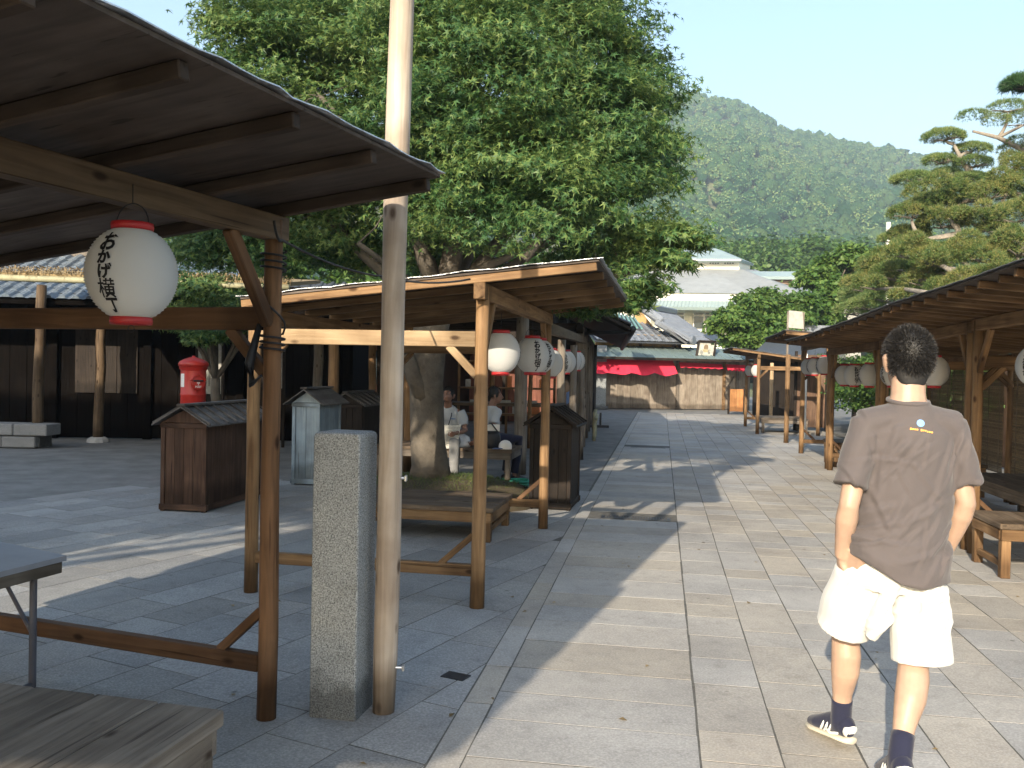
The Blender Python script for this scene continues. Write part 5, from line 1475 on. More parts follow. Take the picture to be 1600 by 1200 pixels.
# small maple between the shop and the stalls
simple_tree('maple_tree', 'green layered maple in front of the white hall, above the shop roof', A(1190, 575, 33).xy.to_3d(), PB((1175, 478, 33, .85, .5), (1220, 480, 34, .8, .5), (1195, 464, 33.5, .6, .5), (1145, 505, 32, .9, .45), (1195, 515, 32.5, 1.0, .5), (1230, 500, 33, .8, .5), (1130, 512, 32, .5, .4), (1215, 535, 32, .9, .5), (1160, 530, 32, .7, .5), (1255, 470, 34, .6, .5)), 620, 34, .16, .17, 'leaf', 'maple2', .14, 'trees behind the right stalls')
simple_tree('broadleaf_tree', 'loose leafy tree between the white hall and the trimmed pines', A(1285, 575, 37).xy.to_3d(), PB((1275, 440, 37, .8, .6), (1300, 415, 37.5, .7, .6), (1330, 400, 37, .7, .6), (1270, 485, 36, .8, .6), (1300, 465, 36, .7, .6), (1345, 430, 38, .8, .6), (1255, 510, 36, .6, .6), (1315, 445, 36, .5, .6), (1290, 500, 36, .7, .6)), 480, 30, .17, .22, 'leaf', 'maple2', .13, 'trees behind the right stalls', shell=.8)
# left courtyard maple near the post box
simple_tree('maple_tree', 'small crooked maple shading the red post box', Vector((-4.4, 13.6, 0)), PB((330, 520, 13.4, .42, .5), (290, 500, 13.6, .4, .5), (370, 505, 13.5, .35, .5), (340, 480, 13.8, .5, .5), (300, 470, 13.8, .5, .5), (395, 480, 13.6, .4, .5), (330, 455, 13.8, .5, .5), (275, 445, 14, .4, .5)), 330, 40, .1, .09, 'maple', 'maple', .09, None)
# ---------------- cloud-pruned evergreens on the right
def pads(name, label, base, plist, mat, leaf, kind, dens, bark, group, trunk_pts=None, tr=.12, fill=0):
    if fill:                                   # break the pads up into uneven tufts
        plist = plist + [(px + R.uniform(-45, 45), py + R.uniform(-22, 26), Yb + R.uniform(-.7, .5), rx * R.uniform(.3, .6), R.uniform(.6, .95)) for px, py, Yb, rx, fz in plist for _ in range(fill)]
    t = thing(name, base, label, 'tree', group)
    mb = MB()
    if trunk_pts: mb.loft(trunk_pts, [tr * (1 - .75 * i / (len(trunk_pts) - 1)) for i in range(len(trunk_pts))], 8)
    allP, allU = [], []
    for px, py, Yb, rx, fz in plist:
        c = A(px, py, Yb)
        if trunk_pts and rx > .34:
            o = min(trunk_pts, key=lambda q: (q - c).length + max(0, q.z - c.z) * 2); limb(mb, o, c - Z * rx * fz * .3, tr * .38, tr * .16, .16, 7, 6)
            for k in range(7):
                a = R.uniform(0, 6.28); limb(mb, c - Z * rx * fz * .35, c + Vector((math.cos(a) * rx * .75, math.sin(a) * rx * .75, -rx * fz * .1)), tr * .16, tr * .05, .1, 4, 5)
        n = int(dens * rx * rx)
        d = NR.normal(0, 1, (n, 3)); d /= np.linalg.norm(d, axis=1, keepdims=True); d[:, 2] = np.where((d[:, 2] < -.25), -d[:, 2], d[:, 2])
        r_ = (1 - .22 * NR.random(n) ** 2)[:, None] * (1 + .10 * np.sin(d[:, 0:1] * 7 + px) * np.cos(d[:, 1:2] * 6 + py))
        allP.append(np.array(c) + d * r_ * np.array([rx, rx * .85, rx * fz])); allU.append(d * np.array([.6, .6, 1]) + np.array([0, 0, .35]))
    mb.build('trunk', M_[bark], t, world=True, smooth=True)
    scatter_leaves('crown', np.concatenate(allP), np.concatenate(allU), leaf, kind, M_[mat], t, .55)
    return t
tp = [A(1600, 575, 21).xy.to_3d(), A(1590, 470, 21), A(1560, 400, 21), A(1545, 330, 21), A(1520, 280, 21), A(1500, 245, 21), A(1490, 225, 21)]
pads('pruned_evergreen', 'cloud pruned evergreen with flat pads standing out against the hill', A(1600, 575, 21).xy.to_3d(),
     [(1475, 215, 21, .48, .4), (1518, 236, 21.2, .45, .4), (1468, 252, 21, .38, .42), (1520, 257, 21, .42, .45), (1428, 282, 20.8, .5, .38), (1512, 288, 21, .7, .35), (1478, 272, 22, .35, .4)], 'podo', .075, 'tuft', 7000, 'bark_pale', 'trimmed trees behind the right stalls', tp, .13)
tp2 = [A(1640, 575, 16).xy.to_3d(), A(1630, 460, 16), A(1590, 430, 16), A(1520, 445, 16), A(1460, 460, 16)]
tp3 = [A(1660, 575, 18).xy.to_3d(), A(1640, 420, 18), A(1560, 355, 18), A(1500, 365, 18), A(1440, 375, 18)]
pads('pruned_evergreen', 'broad bronzed evergreen spreading low over the right stall roofs', A(1640, 575, 16).xy.to_3d(),
     [(1425, 395, 17.5, .5, .6), (1465, 408, 17, .5, .6), (1500, 398, 16.8, .45, .65), (1545, 402, 16.5, .5, .6), (1590, 390, 16, .5, .65), (1450, 440, 17.5, .5, .55), (1400, 430, 18.5, .5, .6), (1520, 435, 16.2, .42, .5), (1380, 415, 19, .5, .6), (1370, 445, 19, .5, .6), (1570, 425, 16, .35, .6), (1480, 450, 16.6, .4, .5)], 'podo_red', .085, 'tuft', 5200, 'bark_pale', 'trimmed trees behind the right stalls', tp2, .15, 3)
pads('pruned_evergreen', 'middle bronzed evergreen below the standing-out pads, pale twisted limb showing', A(1660, 575, 18).xy.to_3d(),
     [(1425, 335, 18.4, .45, .5), (1462, 318, 18.6, .45, .55), (1500, 312, 18.2, .5, .5), (1545, 305, 18, .5, .55), (1595, 295, 18, .55, .55), (1470, 350, 18.5, .48, .5), (1530, 345, 18, .45, .5), (1585, 340, 17.5, .5, .6), (1420, 368, 19, .45, .45), (1600, 260, 18, .45, .5), (1555, 360, 17.8, .35, .6), (1500, 338, 17.6, .3, .6)], 'podo_red', .085, 'tuft', 5200, 'bark_pale', 'trimmed trees behind the right stalls', tp3, .14, 2)
tp4 = [A(1680, 575, 19).xy.to_3d(), A(1670, 330, 19), A(1610, 240, 19), A(1560, 215, 19), A(1520, 205, 19)]
t = pads('pruned_evergreen', 'thin evergreen with an airy branch reaching left against the sky', A(1680, 575, 19).xy.to_3d(),
     [(1520, 182, 19, .34, .4), (1555, 190, 19, .3, .5), (1575, 170, 19, .42, .4), (1600, 190, 19, .45, .5), (1600, 225, 19, .4, .45), (1580, 235, 19.2, .3, .4)], 'podo', .075, 'tuft', 2600, 'bark_pale', 'trimmed trees behind the right stalls', tp4, .11)
tp5 = [A(1690, 575, 17).xy.to_3d(), A(1680, 300, 17), A(1640, 150, 17), A(1610, 140, 17)]
pads('pine_tree', 'dark needled pine pad at the top right edge', A(1690, 575, 17).xy.to_3d(), [(1602, 134, 17, .38, .35), (1650, 120, 17, .5, .4), (1665, 200, 17, .5, .4)], 'pine', .14, 'tuft', 9000, 'bark', 'trimmed trees behind the right stalls', tp5, .11)
pads('pruned_shrub', 'bright rounded shrub pads just above the right stall roof', A(1420, 575, 22).xy.to_3d(), [(1405, 452, 21, .5, .45), (1440, 448, 21, .55, .4), (1380, 465, 21.5, .5, .5), (1355, 478, 22, .5, .5), (1330, 487, 22.5, .45, .5), (1400, 375, 20.5, .42, .4), (1355, 450, 23, .6, .6), (1370, 430, 23, .5, .6), (1345, 465, 24, .6, .6)], 'podo', .075, 'tuft', 6000, 'bark_pale', 'trimmed trees behind the right stalls', [A(1420, 575, 22).xy.to_3d(), A(1415, 520, 22), A(1410, 480, 22), A(1400, 440, 22)], .1)
simple_tree('hedge_bush', 'green hedge bushes behind the open last right stall', (rs(11) + SU * 2.6).xy.to_3d(), [tuple((rs(8.5 + k * 1.15) + SU * (2.45 + .3 * math.sin(k))).xy) + (1.25 + .25 * math.sin(k * 2), .75, 1.0) for k in range(11)], 520, 30, .14, .09, 'leaf', 'bush', .06, None)
# bushes between the buildings
simple_tree('broadleaf_tree', 'green tree filling the gap behind the arcade roof', Vector((-3, 31, 0)), [(-4.5, 30.5, 4.2, 1.8, .8), (-2, 31, 4.6, 1.8, .8), (.2, 31, 4.2, 1.6, .8), (-7, 31, 4.4, 2, .8), (-9.5, 31, 4.6, 2, .8)], 520, 30, .3, .26, 'leaf', 'bush', .2, None)
# the tree beside the camera that dapples the courtyard (out of the picture)
simple_tree('broadleaf_tree', 'leafy tree left of the camera that throws dappled shade on the courtyard', Vector((-8.3, -1.6, 0)), [(-8.2, -1.8, 5.2, 1.3, .8), (-7.4, -1.6, 4.5, 1.0, .7), (-9.0, -1.4, 4.6, 1.0, .7), (-7.5, -2.4, 5.8, 1.0, .8), (-6.7, -1.6, 4.9, .8, .7), (-5.7, -1.8, 4.7, .8, .7), (-5.0, -1.2, 4.3, .55, .7), (-6.2, -2.6, 5.3, .8, .7)], 420, 30, .17, .12, 'leaf', 'bush', .2, None)

simple_tree('broadleaf_tree', 'unseen leafy tree added left of the near stall to shade the seated men, outside the picture', Vector((-5.6, 3.2, 0)), [(-3.9, 3.2, 4.5, .6, .7), (-4.3, 4.2, 4.9, .7, .7), (-3.5, 2.5, 4.4, .5, .7), (-4.6, 3.0, 5.3, .7, .7), (-3.7, 4.6, 4.6, .5, .7), (-5.0, 3.8, 4.6, .6, .7), (-3.3, 3.6, 4.9, .5, .7)], 330, 30, .15, .12, 'leaf', 'bush', .12, None)  # unseen tree, added so that its shade falls on the bench

# ---------------- wooded hill
ridge_px = [(-400, 330), (0, 300), (300, 260), (500, 215), (700, 175), (850, 150), (950, 142), (1060, 148), (1130, 158), (1180, 178), (1225, 205), (1300, 220), (1380, 235), (1440, 246), (1520, 268), (1620, 300), (1800, 340), (2200, 420)]
ZR = 620.0; ZF = 150.0
rx = np.array([A(px, py, ZR).x for px, py in ridge_px]); rz = np.array([A(px, py, ZR).z for px, py in ridge_px])
def hill_z(x, y):
    f = np.clip((y - ZF) / (ZR - ZF), 0, 1.6)
    h = np.interp(x * ZR / np.maximum(y, 1), rx, rz)
    s = np.where(f < 1, .09 * f ** .5 + .91 * f ** 1.25, 1 - (f - 1) * .8)
    nz = 7 * np.sin(x * .021 + y * .013) * np.cos(y * .017 - x * .008) + 4 * np.sin(x * .05 + 1.3) * np.sin(y * .043)
    return h * s + nz * np.clip(f * 2, 0, 1) * np.clip((1.02 - f) * 4, 0, 1)
nx, ny = 90, 60
xs = np.linspace(-420, 620, nx); ys = np.linspace(ZF - 20, ZR * 1.35, ny)
X, Y = np.meshgrid(xs, ys, indexing='ij'); X = X * (Y / ZR * .75 + .25)
Hz = hill_z(X, Y) - 2.5
V = np.c_[X.ravel(), Y.ravel(), Hz.ravel()]
ii, jj = np.meshgrid(np.arange(nx - 1), np.arange(ny - 1), indexing='ij'); k0 = (ii * ny + jj).ravel()
FI = np.c_[k0, k0 + ny, k0 + ny + 1, k0 + 1]
hill = link('hill', np_mesh('hill', V, FI, 4, M_['earth'], True)); tag(hill, kind='structure')
M_['forest'] = leafmat('forest_crowns', (.018, .055, .028, 1), (.046, .115, .05, 1), (.105, .175, .07, 1), trans=.0, nscale=.02)
nt = M_['forest'].node_tree; bs = nt.nodes['Principled BSDF']
n1 = N(nt, 'ShaderNodeTexNoise'); n1.inputs['Scale'].default_value = .9; n1.inputs['Detail'].default_value = 6; n1.inputs['Roughness'].default_value = .75
tc = N(nt, 'ShaderNodeTexCoord'); nt.links.new(tc.outputs['Object'], n1.inputs['Vector']); bump(nt, bs, n1.outputs['Fac'], 1.0, 2.2)
bs.inputs['Roughness'].default_value = .9; bs.inputs['Specular IOR Level'].default_value = .05
bm = bmesh.new(); bmesh.ops.create_icosphere(bm, subdivisions=1, radius=1.05)
T = np.array([v.co[:] for v in bm.verts]); FT = np.array([[v.index for v in f.verts] for f in bm.faces]); bm.free()
def forest_sites(n, lo_, hi_, pw):
    fy = ZF + (ZR - ZF) * NR.random(n) ** pw * 1.06
    return NR.uniform(lo_, hi_, n) * fy, fy
fxa, fya = forest_sites(5200, .10, .60, .8); fxb, fyb = forest_sites(2600, -.45, .72, .8)
fx, fy = np.r_[fxa, fxb], np.r_[fya, fyb]; ncr = len(fx)
cz = hill_z(fx, fy)
s = NR.uniform(1.7, 3.6, ncr) * (.7 + .75 * NR.random(ncr) ** 2)
sx_ = np.c_[s, s, s * NR.uniform(.8, 1.3, ncr)]
ph = NR.uniform(0, 6.28, (ncr, 3, 1))
disp = 1 + .16 * np.sin(T[None, :, 0] * 4.1 + ph[:, 0]) * np.cos(T[None, :, 1] * 4.7 + ph[:, 1]) + .12 * np.sin(T[None, :, 2] * 6.3 + T[None, :, 0] * 5 + ph[:, 2]) + .08 * NR.normal(0, 1, (ncr, len(T)))
V = T[None] * disp[:, :, None] * (sx_ * .84)[:, None, :]
V[:, :, 0] += fx[:, None]; V[:, :, 1] += fy[:, None]; V[:, :, 2] += (cz + s * .35)[:, None]
FI = (FT[None] + (np.arange(ncr) * len(T))[:, None, None]).reshape(-1, 3)
fo = link('hill_forest', None); fo.empty_display_size = .1; tag(fo, 'dense green forest covering the hill behind the hall', 'forest', kind='stuff')
link('crown_cores', np_mesh('crown_cores', V.reshape(-1, 3), FI, 3, M_['forest'], True), None, fo)
nl = 72; na = len(fxa)                                    # leafy sprays over the crowns that show
d = NR.normal(0, 1, (na, nl, 3)); d /= np.linalg.norm(d, axis=2, keepdims=True); d[:, :, 2] = np.abs(d[:, :, 2]) * 1.0 - .25; d[:, :, 1] = np.where(d[:, :, 1] > .4, -d[:, :, 1], d[:, :, 1])
P = d * sx_[:na, None, :] * NR.uniform(.78, 1.08, (na, nl, 1))
P[:, :, 0] += fx[:na, None]; P[:, :, 1] += fy[:na, None]; P[:, :, 2] += (cz + s * .35)[:na, None]
M_['forest_leaf'] = leafmat('forest_foliage', (.016, .060, .032, 1), (.062, .15, .060, 1), (.19, .25, .085, 1), trans=.1, nscale=.018, rough=.8)
scatter_leaves('crown_foliage', P.reshape(-1, 3), d.reshape(-1, 3) * .8 + np.array([0, 0, .4]), .95, 'leaf', M_['forest_leaf'], fo, .5)
# nearer wood at the foot of the hill
fb = []
for k in range(60):
    px = R.uniform(1130, 1500); Yb = R.uniform(110, 145); p = A(px, 0, Yb); top = A(px, R.uniform(372, 410), Yb).z; r_ = R.uniform(2.2, 3.6)
    fb.append((p.x, p.y, top - r_, r_, 1.0)); fb.append((p.x + R.uniform(-2, 2), p.y - R.uniform(0, 3), top - r_ * 2.4, r_ * 1.1, 1.0))
w_ = link('foothill_wood', None); w_.empty_display_size = .1; tag(w_, 'belt of lighter green trees at the foot of the hill', 'wood', kind='stuff')
P, U, C = crown_points(fb, 5200, 14, .8, .3, .7, -.4)
scatter_leaves('crown_mass', P, U, .75, 'leaf', M_['bush'], w_, .6)
mb = MB()
for b in fb[::2]: limb(mb, (b[0], b[1], -.1), b[:3], .3, .1, .03, 4, 5)
mb.build('trunks', M_['bark'], w_, world=True)

# ---------------- summer haze
mt = bpy.data.materials.new('haze_air'); mt.use_nodes = True; nt = mt.node_tree; nt.nodes.clear()
out = nt.nodes.new('ShaderNodeOutputMaterial'); pv = nt.nodes.new('ShaderNodeVolumePrincipled')
pv.inputs['Color'].default_value = (.72, .87, 1.0, 1); pv.inputs['Density'].default_value = .0008; pv.inputs['Anisotropy'].default_value = 0.2
nt.links.new(pv.outputs[0], out.inputs['Volume'])
mb = MB(); mb.box((100, 400, 110), (2200, 1500, 224)); tag(mb.build('haze', mt), 'thin summer haze over the valley', 'haze', kind='stuff')

# a few fallen leaves on the paving
n = 90; u = NR.uniform(-3.5, 3.6, n); vv = 3 + NR.random(n) ** 1.3 * 14
P = np.c_[u * SU.x + vv * SV.x, u * SU.y + vv * SV.y, np.full(n, .006)]
fl = link('fallen_leaves', None); fl.empty_display_size = .1; tag(fl, 'scattered dry leaves lying on the paving', 'fallen leaves', kind='stuff')
M_['dry'] = leafmat('dry_leaf', (.10, .07, .03, 1), (.2, .14, .06, 1), (.3, .22, .1, 1), trans=.1)
scatter_leaves('leaf_litter', P, np.array([0, 0, 4.]), .035, 'leaf', M_['dry'], fl, .4)
# ================================================================== PEOPLE
def remeshed(name, mb, voxel, mat, parent, smooth_it=4, fac=.5, noise=None, warp=None):
    me = mb.mesh(name + '_src', mat)
    ob = bpy.data.objects.new('tmp_src', me); COL.objects.link(ob)
    md = ob.modifiers.new('r', 'REMESH'); md.mode = 'VOXEL'; md.voxel_size = voxel; md.use_smooth_shade = True
    ms = ob.modifiers.new('s', 'SMOOTH'); ms.iterations = smooth_it; ms.factor = fac
    dg = bpy.context.evaluated_depsgraph_get(); dg.update()
    out = bpy.data.meshes.new_from_object(ob.evaluated_get(dg))
    bpy.data.objects.remove(ob)
    out.name = name
    out.materials.clear(); out.materials.append(mat)
    n = len(out.vertices); co = np.empty(n * 3, np.float32); out.vertices.foreach_get('co', co); co = co.reshape(-1, 3)
    if noise is not None:
        no = np.empty(n * 3, np.float32); out.vertices.foreach_get('normal', no); no = no.reshape(-1, 3)
        co = co + no * noise(co)[:, None]
    if warp is not None: co = warp(co)
    o_ = np.array(W[parent.name].translation)
    out.vertices.foreach_set('co', (co - o_).astype(np.float32).ravel()); out.update()
    out.polygons.foreach_set('use_smooth', [True] * len(out.polygons))
    return link(name, out, W[parent.name], parent)
def skinmat(name, c):
    mt, nt, bs = nodes(name)
    n1 = N(nt, 'ShaderNodeTexNoise'); n1.inputs['Scale'].default_value = 14; n1.inputs['Detail'].default_value = 5
    nt.links.new(coords(nt), n1.inputs['Vector'])
    c_ = ramp(nt, n1.outputs['Fac'], [(.3, mul(c, .86)), (.7, mul(c, 1.1))]); nt.links.new(c_, bs.inputs['Base Color'])
    bs.inputs['Roughness'].default_value = .5; bs.inputs['Subsurface Weight'].default_value = .12; bs.inputs['Subsurface Radius'].default_value = (.02, .008, .004); bs.inputs['Subsurface Scale'].default_value = .5
    return mt
def cloth(name, c, weave=260, var2=.06):
    mt, nt, bs = nodes(name)
    n1 = N(nt, 'ShaderNodeTexNoise'); n1.inputs['Scale'].default_value = weave; n1.inputs['Detail'].default_value = 2
    nt.links.new(coords(nt, (1, 1, 2.5)), n1.inputs['Vector'])
    n2 = N(nt, 'ShaderNodeTexNoise'); n2.inputs['Scale'].default_value = 7; n2.inputs['Detail'].default_value = 4
    nt.links.new(coords(nt), n2.inputs['Vector'])
    ad = N(nt, 'ShaderNodeMath', operation='ADD'); nt.links.new(n1.outputs['Fac'], ad.inputs[0]); nt.links.new(n2.outputs['Fac'], ad.inputs[1])
    c_ = ramp(nt, ad.outputs[0], [(.0, mul(c, 1)), (.75, mul(c, 1 - var2)), (1, mul(c, 1 + var2))]); nt.links.new(c_, bs.inputs['Base Color'])
    bs.inputs['Roughness'].default_value = .92; bs.inputs['Specular IOR Level'].default_value = .12; bs.inputs['Sheen Weight'].default_value = .15
    bump(nt, bs, ad.outputs[0], .25, .002)
    return mt
M_['skin'] = skinmat('fair_skin', (.40, .265, .19, 1))  # lighter of the two skin base tones
M_['skin2'] = skinmat('tanned_skin', (.24, .125, .085, 1))
M_['hair'] = plain('black_hair', (.012, .011, .011, 1), rough=.6, scale=50, var2=.3, spec=.5, bstr=.3)
M_['tshirt'] = cloth('brown_tshirt', (.092, .080, .080, 1))
M_['shorts'] = cloth('white_shorts', (.56, .555, .53, 1), 180, .03)
M_['polo'] = cloth('white_polo', (.40, .43, .46, 1), 200, .03)
M_['navy'] = cloth('navy_knit', (.018, .02, .04, 1), 200)
M_['greycloth'] = cloth('grey_trousers', (.22, .22, .22, 1), 200)
M_['shoewhite'] = plain('white_leather', (.75, .74, .68, 1), rough=.5, bstr=0)
M_['sole'] = plain('gum_sole', (.55, .50, .40, 1), rough=.7, bstr=0)

def head(mb, c, yaw, s=1.0, tilt=0.0):
    """head volume round c (centre of skull), facing bearing yaw (0 = +Y); nose, ears, jaw"""
    Rm = Matrix.Rotation(-yaw, 3, 'Z') @ Matrix.Rotation(-tilt, 3, 'X')
    q = lambda x, y, z: Vector(c) + Rm @ (Vector((x, y, z)) * s)
    def ell(x, y, z, a, b, h, n=14, k=9):
        pts, rr = [], []
        for i in range(k):
            th = math.pi * (i + .5) / k; pts.append(q(x, y, z + h * math.cos(math.pi - th))); rr.append((a * math.sin(th) * s, b * math.sin(th) * s))
        mb.loft(pts, rr, n, ref=Rm @ Vector((1, 0, 0)))
    ell(0, -.012, .02, .076, .094, .098); ell(0, .03, -.045, .058, .062, .075); ell(0, .045, -.085, .034, .035, .034)
    mb.loft([q(0, .083, .02), q(0, .105, -.02), q(0, .112, -.034), q(0, .09, -.045)], [.007 * s, .012 * s, .016 * s, .008 * s], 8)
    mb.loft([q(-.022, .086, -.07), q(0, .096, -.07), q(.022, .086, -.07)], [.004 * s, .010 * s, .004 * s], 8, ref=Vector((0, 0, 1)))
    for sd_ in (-1, 1):
        mb.loft([q(sd_ * .074, -.012, -.045), q(sd_ * .084, -.016, -.02), q(sd_ * .09, -.02, .01), q(sd_ * .082, -.015, .026)], [(.008 * s, .01 * s), (.009 * s, .017 * s), (.008 * s, .02 * s), (.006 * s, .012 * s)], 10, ref=Rm @ Vector((1, 0, 0)))
        mb.loft([q(sd_ * .046, .074, .018), q(sd_ * .012, .086, .016)], [.008 * s, .007 * s], 6)
    return q
def hand(mb, wrist, d, palm_n, s=1.0, curl=.5, side=1):
    """palm with five separate bent fingers; d = direction of the hand, palm_n = normal out of the palm"""
    d = Vector(d).normalized(); pn = Vector(palm_n); pn = (pn - d * pn.dot(d)).normalized(); ax = d.cross(pn) * side
    mb.loft([wrist, wrist + d * .04 * s, wrist + d * .085 * s], [(.024 * s, .017 * s), (.036 * s, .015 * s), (.038 * s, .012 * s)], 12, ref=ax)
    for k, (o, l) in enumerate(((-.03, .072), (-.010, .082), (.010, .077), (.030, .06))):
        p = wrist + d * .08 * s + ax * o * s; pts = [p]; a = 0
        for j, f in enumerate((.45, .32, .23)):
            a += curl * (.55 + .35 * j); p = p + (d * math.cos(a) + pn * math.sin(a)) * l * f * s + ax * o * .06; pts.append(p)
        mb.loft(pts, [.0088 * s, .0082 * s, .0074 * s, .006 * s], 8)
    p = wrist + d * .025 * s - ax * .028 * s; pts = [p]
    for j in range(3):
        dd = (d * .75 - ax * (.6 - .3 * j) + pn * (.25 + .25 * j)).normalized(); p = p + dd * .027 * s; pts.append(p)
    mb.loft(pts, [.012 * s, .0105 * s, .0095 * s, .0075 * s], 8)
def spikes(name, c, q, mat, parent, s=1.0, n=5200, ln=.022, low=-.05, front=.075):
    """short cropped hair: fine blades standing on the skull"""
    d = NR.normal(0, 1, (n * 3, 3)); d /= np.linalg.norm(d, axis=1, keepdims=True)
    loc = d * np.array([.080, .098, .102]) + np.array([0, -.012, .022])
    low_line = np.where(loc[:, 1] < -.02, low - .045 * np.clip((-loc[:, 1] - .02) / .06, 0, 1), low + .045 + (loc[:, 1] + .02) * .55)
    keep = (loc[:, 2] > low_line) & ((loc[:, 1] < front) | (loc[:, 2] > .07))
    loc, d = loc[keep][:n], d[keep][:n]; m_ = len(loc)
    dirn = d + np.array([0, -.25, .12]) + NR.normal(0, .28, (m_, 3)); whor = np.array([.0, -.085, .075])
    dirn += (loc - whor) * 4.0; dirn /= np.linalg.norm(dirn, axis=1, keepdims=True)
    side_ = np.cross(dirn, NR.normal(0, 1, (m_, 3))); side_ /= np.linalg.norm(side_, axis=1, keepdims=True)
    L = (ln * NR.uniform(.6, 1.25, m_))[:, None]
    base = loc * .97
    V = np.stack([base - side_ * .0016, base + side_ * .0016, base + dirn * L], 1).reshape(-1, 3)
    o0 = q(0, 0, 0); ex, ey, ez = q(1, 0, 0) - o0, q(0, 1, 0) - o0, q(0, 0, 1) - o0
    V = np.array(o0) + V[:, 0:1] * np.array(ex) + V[:, 1:2] * np.array(ey) + V[:, 2:3] * np.array(ez)
    o_ = np.array(W[parent.name].translation)
    me = np_mesh(name, V - o_, np.arange(m_ * 3).reshape(-1, 3), 3, mat)
    o = link(name, me, W[parent.name], parent)
    return o

# ---------------- the walking man, seen from behind
MX, MY = 1.50, 3.50
man = thing('person', Vector((MX, MY, 0)), 'man in brown T-shirt and white shorts walking away down the street, hand in pocket', 'person')
v = lambda x, y, z: Vector((MX + x, MY + y, z))
mb = MB()
qh = head(mb, v(.055, .03, 1.615), rad(4), 1.06, rad(-4))
mb.loft([v(.045, -.01, 1.42), v(.048, .0, 1.48), v(.052, .012, 1.56)], [(.078, .068), (.065, .062), (.063, .064)], 14)
mb.loft([v(.0, 0, .86), v(.01, -.01, .98), v(.025, 0, 1.15), v(.04, 0, 1.33), v(.045, 0, 1.43)], [(.14, .09), (.135, .09), (.14, .095), (.15, .095), (.09, .065)], 18)
# arms
LS, LE, LW = v(-.115, 0, 1.355), v(-.192, -.055, 1.05), v(-.185, .03, .835)
RS, RE, RW = v(.218, 0, 1.355), v(.268, -.035, 1.065), v(.248, .06, .865)
for S_, E_, W_ in ((LS, LE, LW), (RS, RE, RW)):
    mb.loft([S_.lerp(v(.045, 0, 1.4), .3), S_, S_.lerp(E_, .35), S_.lerp(E_, .8), E_, E_.lerp(W_, .25), E_.lerp(W_, .7), W_], [.045, .047, .046, .041, .038, .043, .033, .026], 14)
hand(mb, RW, Vector((-.02, .06, -.11)), Vector((-1, .2, 0)), 1.0, .45, side=1)
hand(mb, LW, Vector((.03, .08, -.11)), Vector((1, 0, 0)), 1.0, .4, side=-1)
# legs
LH, LK, LA = v(-.085, .0, .88), v(-.10, .19, .48), v(-.09, .235, .115)
RH, RK, RA = v(.085, .0, .88), v(.082, -.035, .465), v(-.05, -.24, .155)
for H_, K_, A_, cv in ((LH, LK, LA, -1), (RH, RK, RA, 1)):
    back_ = Vector((0, -.022, 0))
    mb.loft([H_, H_.lerp(K_, .4), H_.lerp(K_, .85), K_, K_.lerp(A_, .22) + back_, K_.lerp(A_, .42) + back_ * .9, K_.lerp(A_, .7), K_.lerp(A_, .9), A_], [.09, .082, .062, .054, .059, .057, .041, .034, .036], 16)
mb.loft([LA - Z * .02, LA + Vector((-.02, .09, -.06)), LA + Vector((-.04, .15, -.072))], [(.036, .04), (.04, .028), (.034, .02)], 12)
mb.loft([RA - Z * .03, RA + Vector((.01, .09, -.09)), RA + Vector((.015, .15, -.105))], [(.036, .04), (.04, .028), (.034, .02)], 12)
remeshed('body', mb, .0066, M_['skin'], man, 3, .5)
# hair: cap on the skull plus cropped blades
mb = MB()
def cap(mb, q, s=1.0, k=11):
    pts, rr = [], []
    for i in range(k):
        th = math.pi * (i + .5) / k; z = -math.cos(th)
        pts.append(q(0, -.016, .024 + .101 * z)); rr.append((.079 * math.sin(th) * s, .096 * math.sin(th) * s))
    lo_ = [i for i in range(k) if pts[i].z > q(0, 0, -.045).z]
    mb.loft([pts[i] for i in lo_], [rr[i] for i in lo_], 22)
    mb.loft([q(0, -.066, -.09), q(0, -.058, -.06), q(0, -.045, -.02)], [(.042 * s, .024 * s), (.058 * s, .034 * s), (.066 * s, .05 * s)], 16)
cap(mb, qh, 1.06)
hc_ = remeshed('hair', mb, .007, M_['hair'], man, 3, .5)
spikes('hair_blades', None, qh, M_['hair'], hc_, n=9000, ln=.020)
# T-shirt: torso and sleeves as one garment
mb = MB()
def ringhem(zl, zm, zr_): return None
tors = [((.022, -.014, .715), (.194, .156)), ((.022, -.014, .78), (.196, .156)), ((.024, -.01, .86), (.194, .150)), ((.032, -.005, .95), (.188, .138)), ((.042, -.004, 1.07), (.182, .128)), ((.047, 0, 1.18), (.184, .128)), ((.05, 0, 1.28), (.186, .126)), ((.052, 0, 1.34), (.176, .116)), ((.052, -.004, 1.385), (.135, .098)), ((.052, -.004, 1.425), (.098, .084)), ((.052, -.002, 1.452), (.073, .073))]
mb.loft([v(*p) for p, _ in tors], [r_ for _, r_ in tors], 26)
mb.loft([LS + Vector((-.012, 0, .0)), LS.lerp(RS, .25) + Z * .022, LS.lerp(RS, .75) + Z * .022, RS + Vector((.012, 0, 0))], [(.066, .075), (.066, .088), (.066, .088), (.066, .075)], 18, ref=Z)
for S_, E_, sg in ((LS, LE, -1), (RS, RE, 1)):
    o = Vector((sg * .010, 0, 0)); dn = (E_ - S_)
    mb.loft([S_.lerp(v(.05, 0, 1.36), .3), S_ + dn * .02, S_ + dn * .3 + o * .5, S_ + dn * .55 + o, S_ + dn * .76 + o * 1.5], [(.066, .074), (.064, .074), (.062, .074), (.062, .076), (.063, .078)], 18)
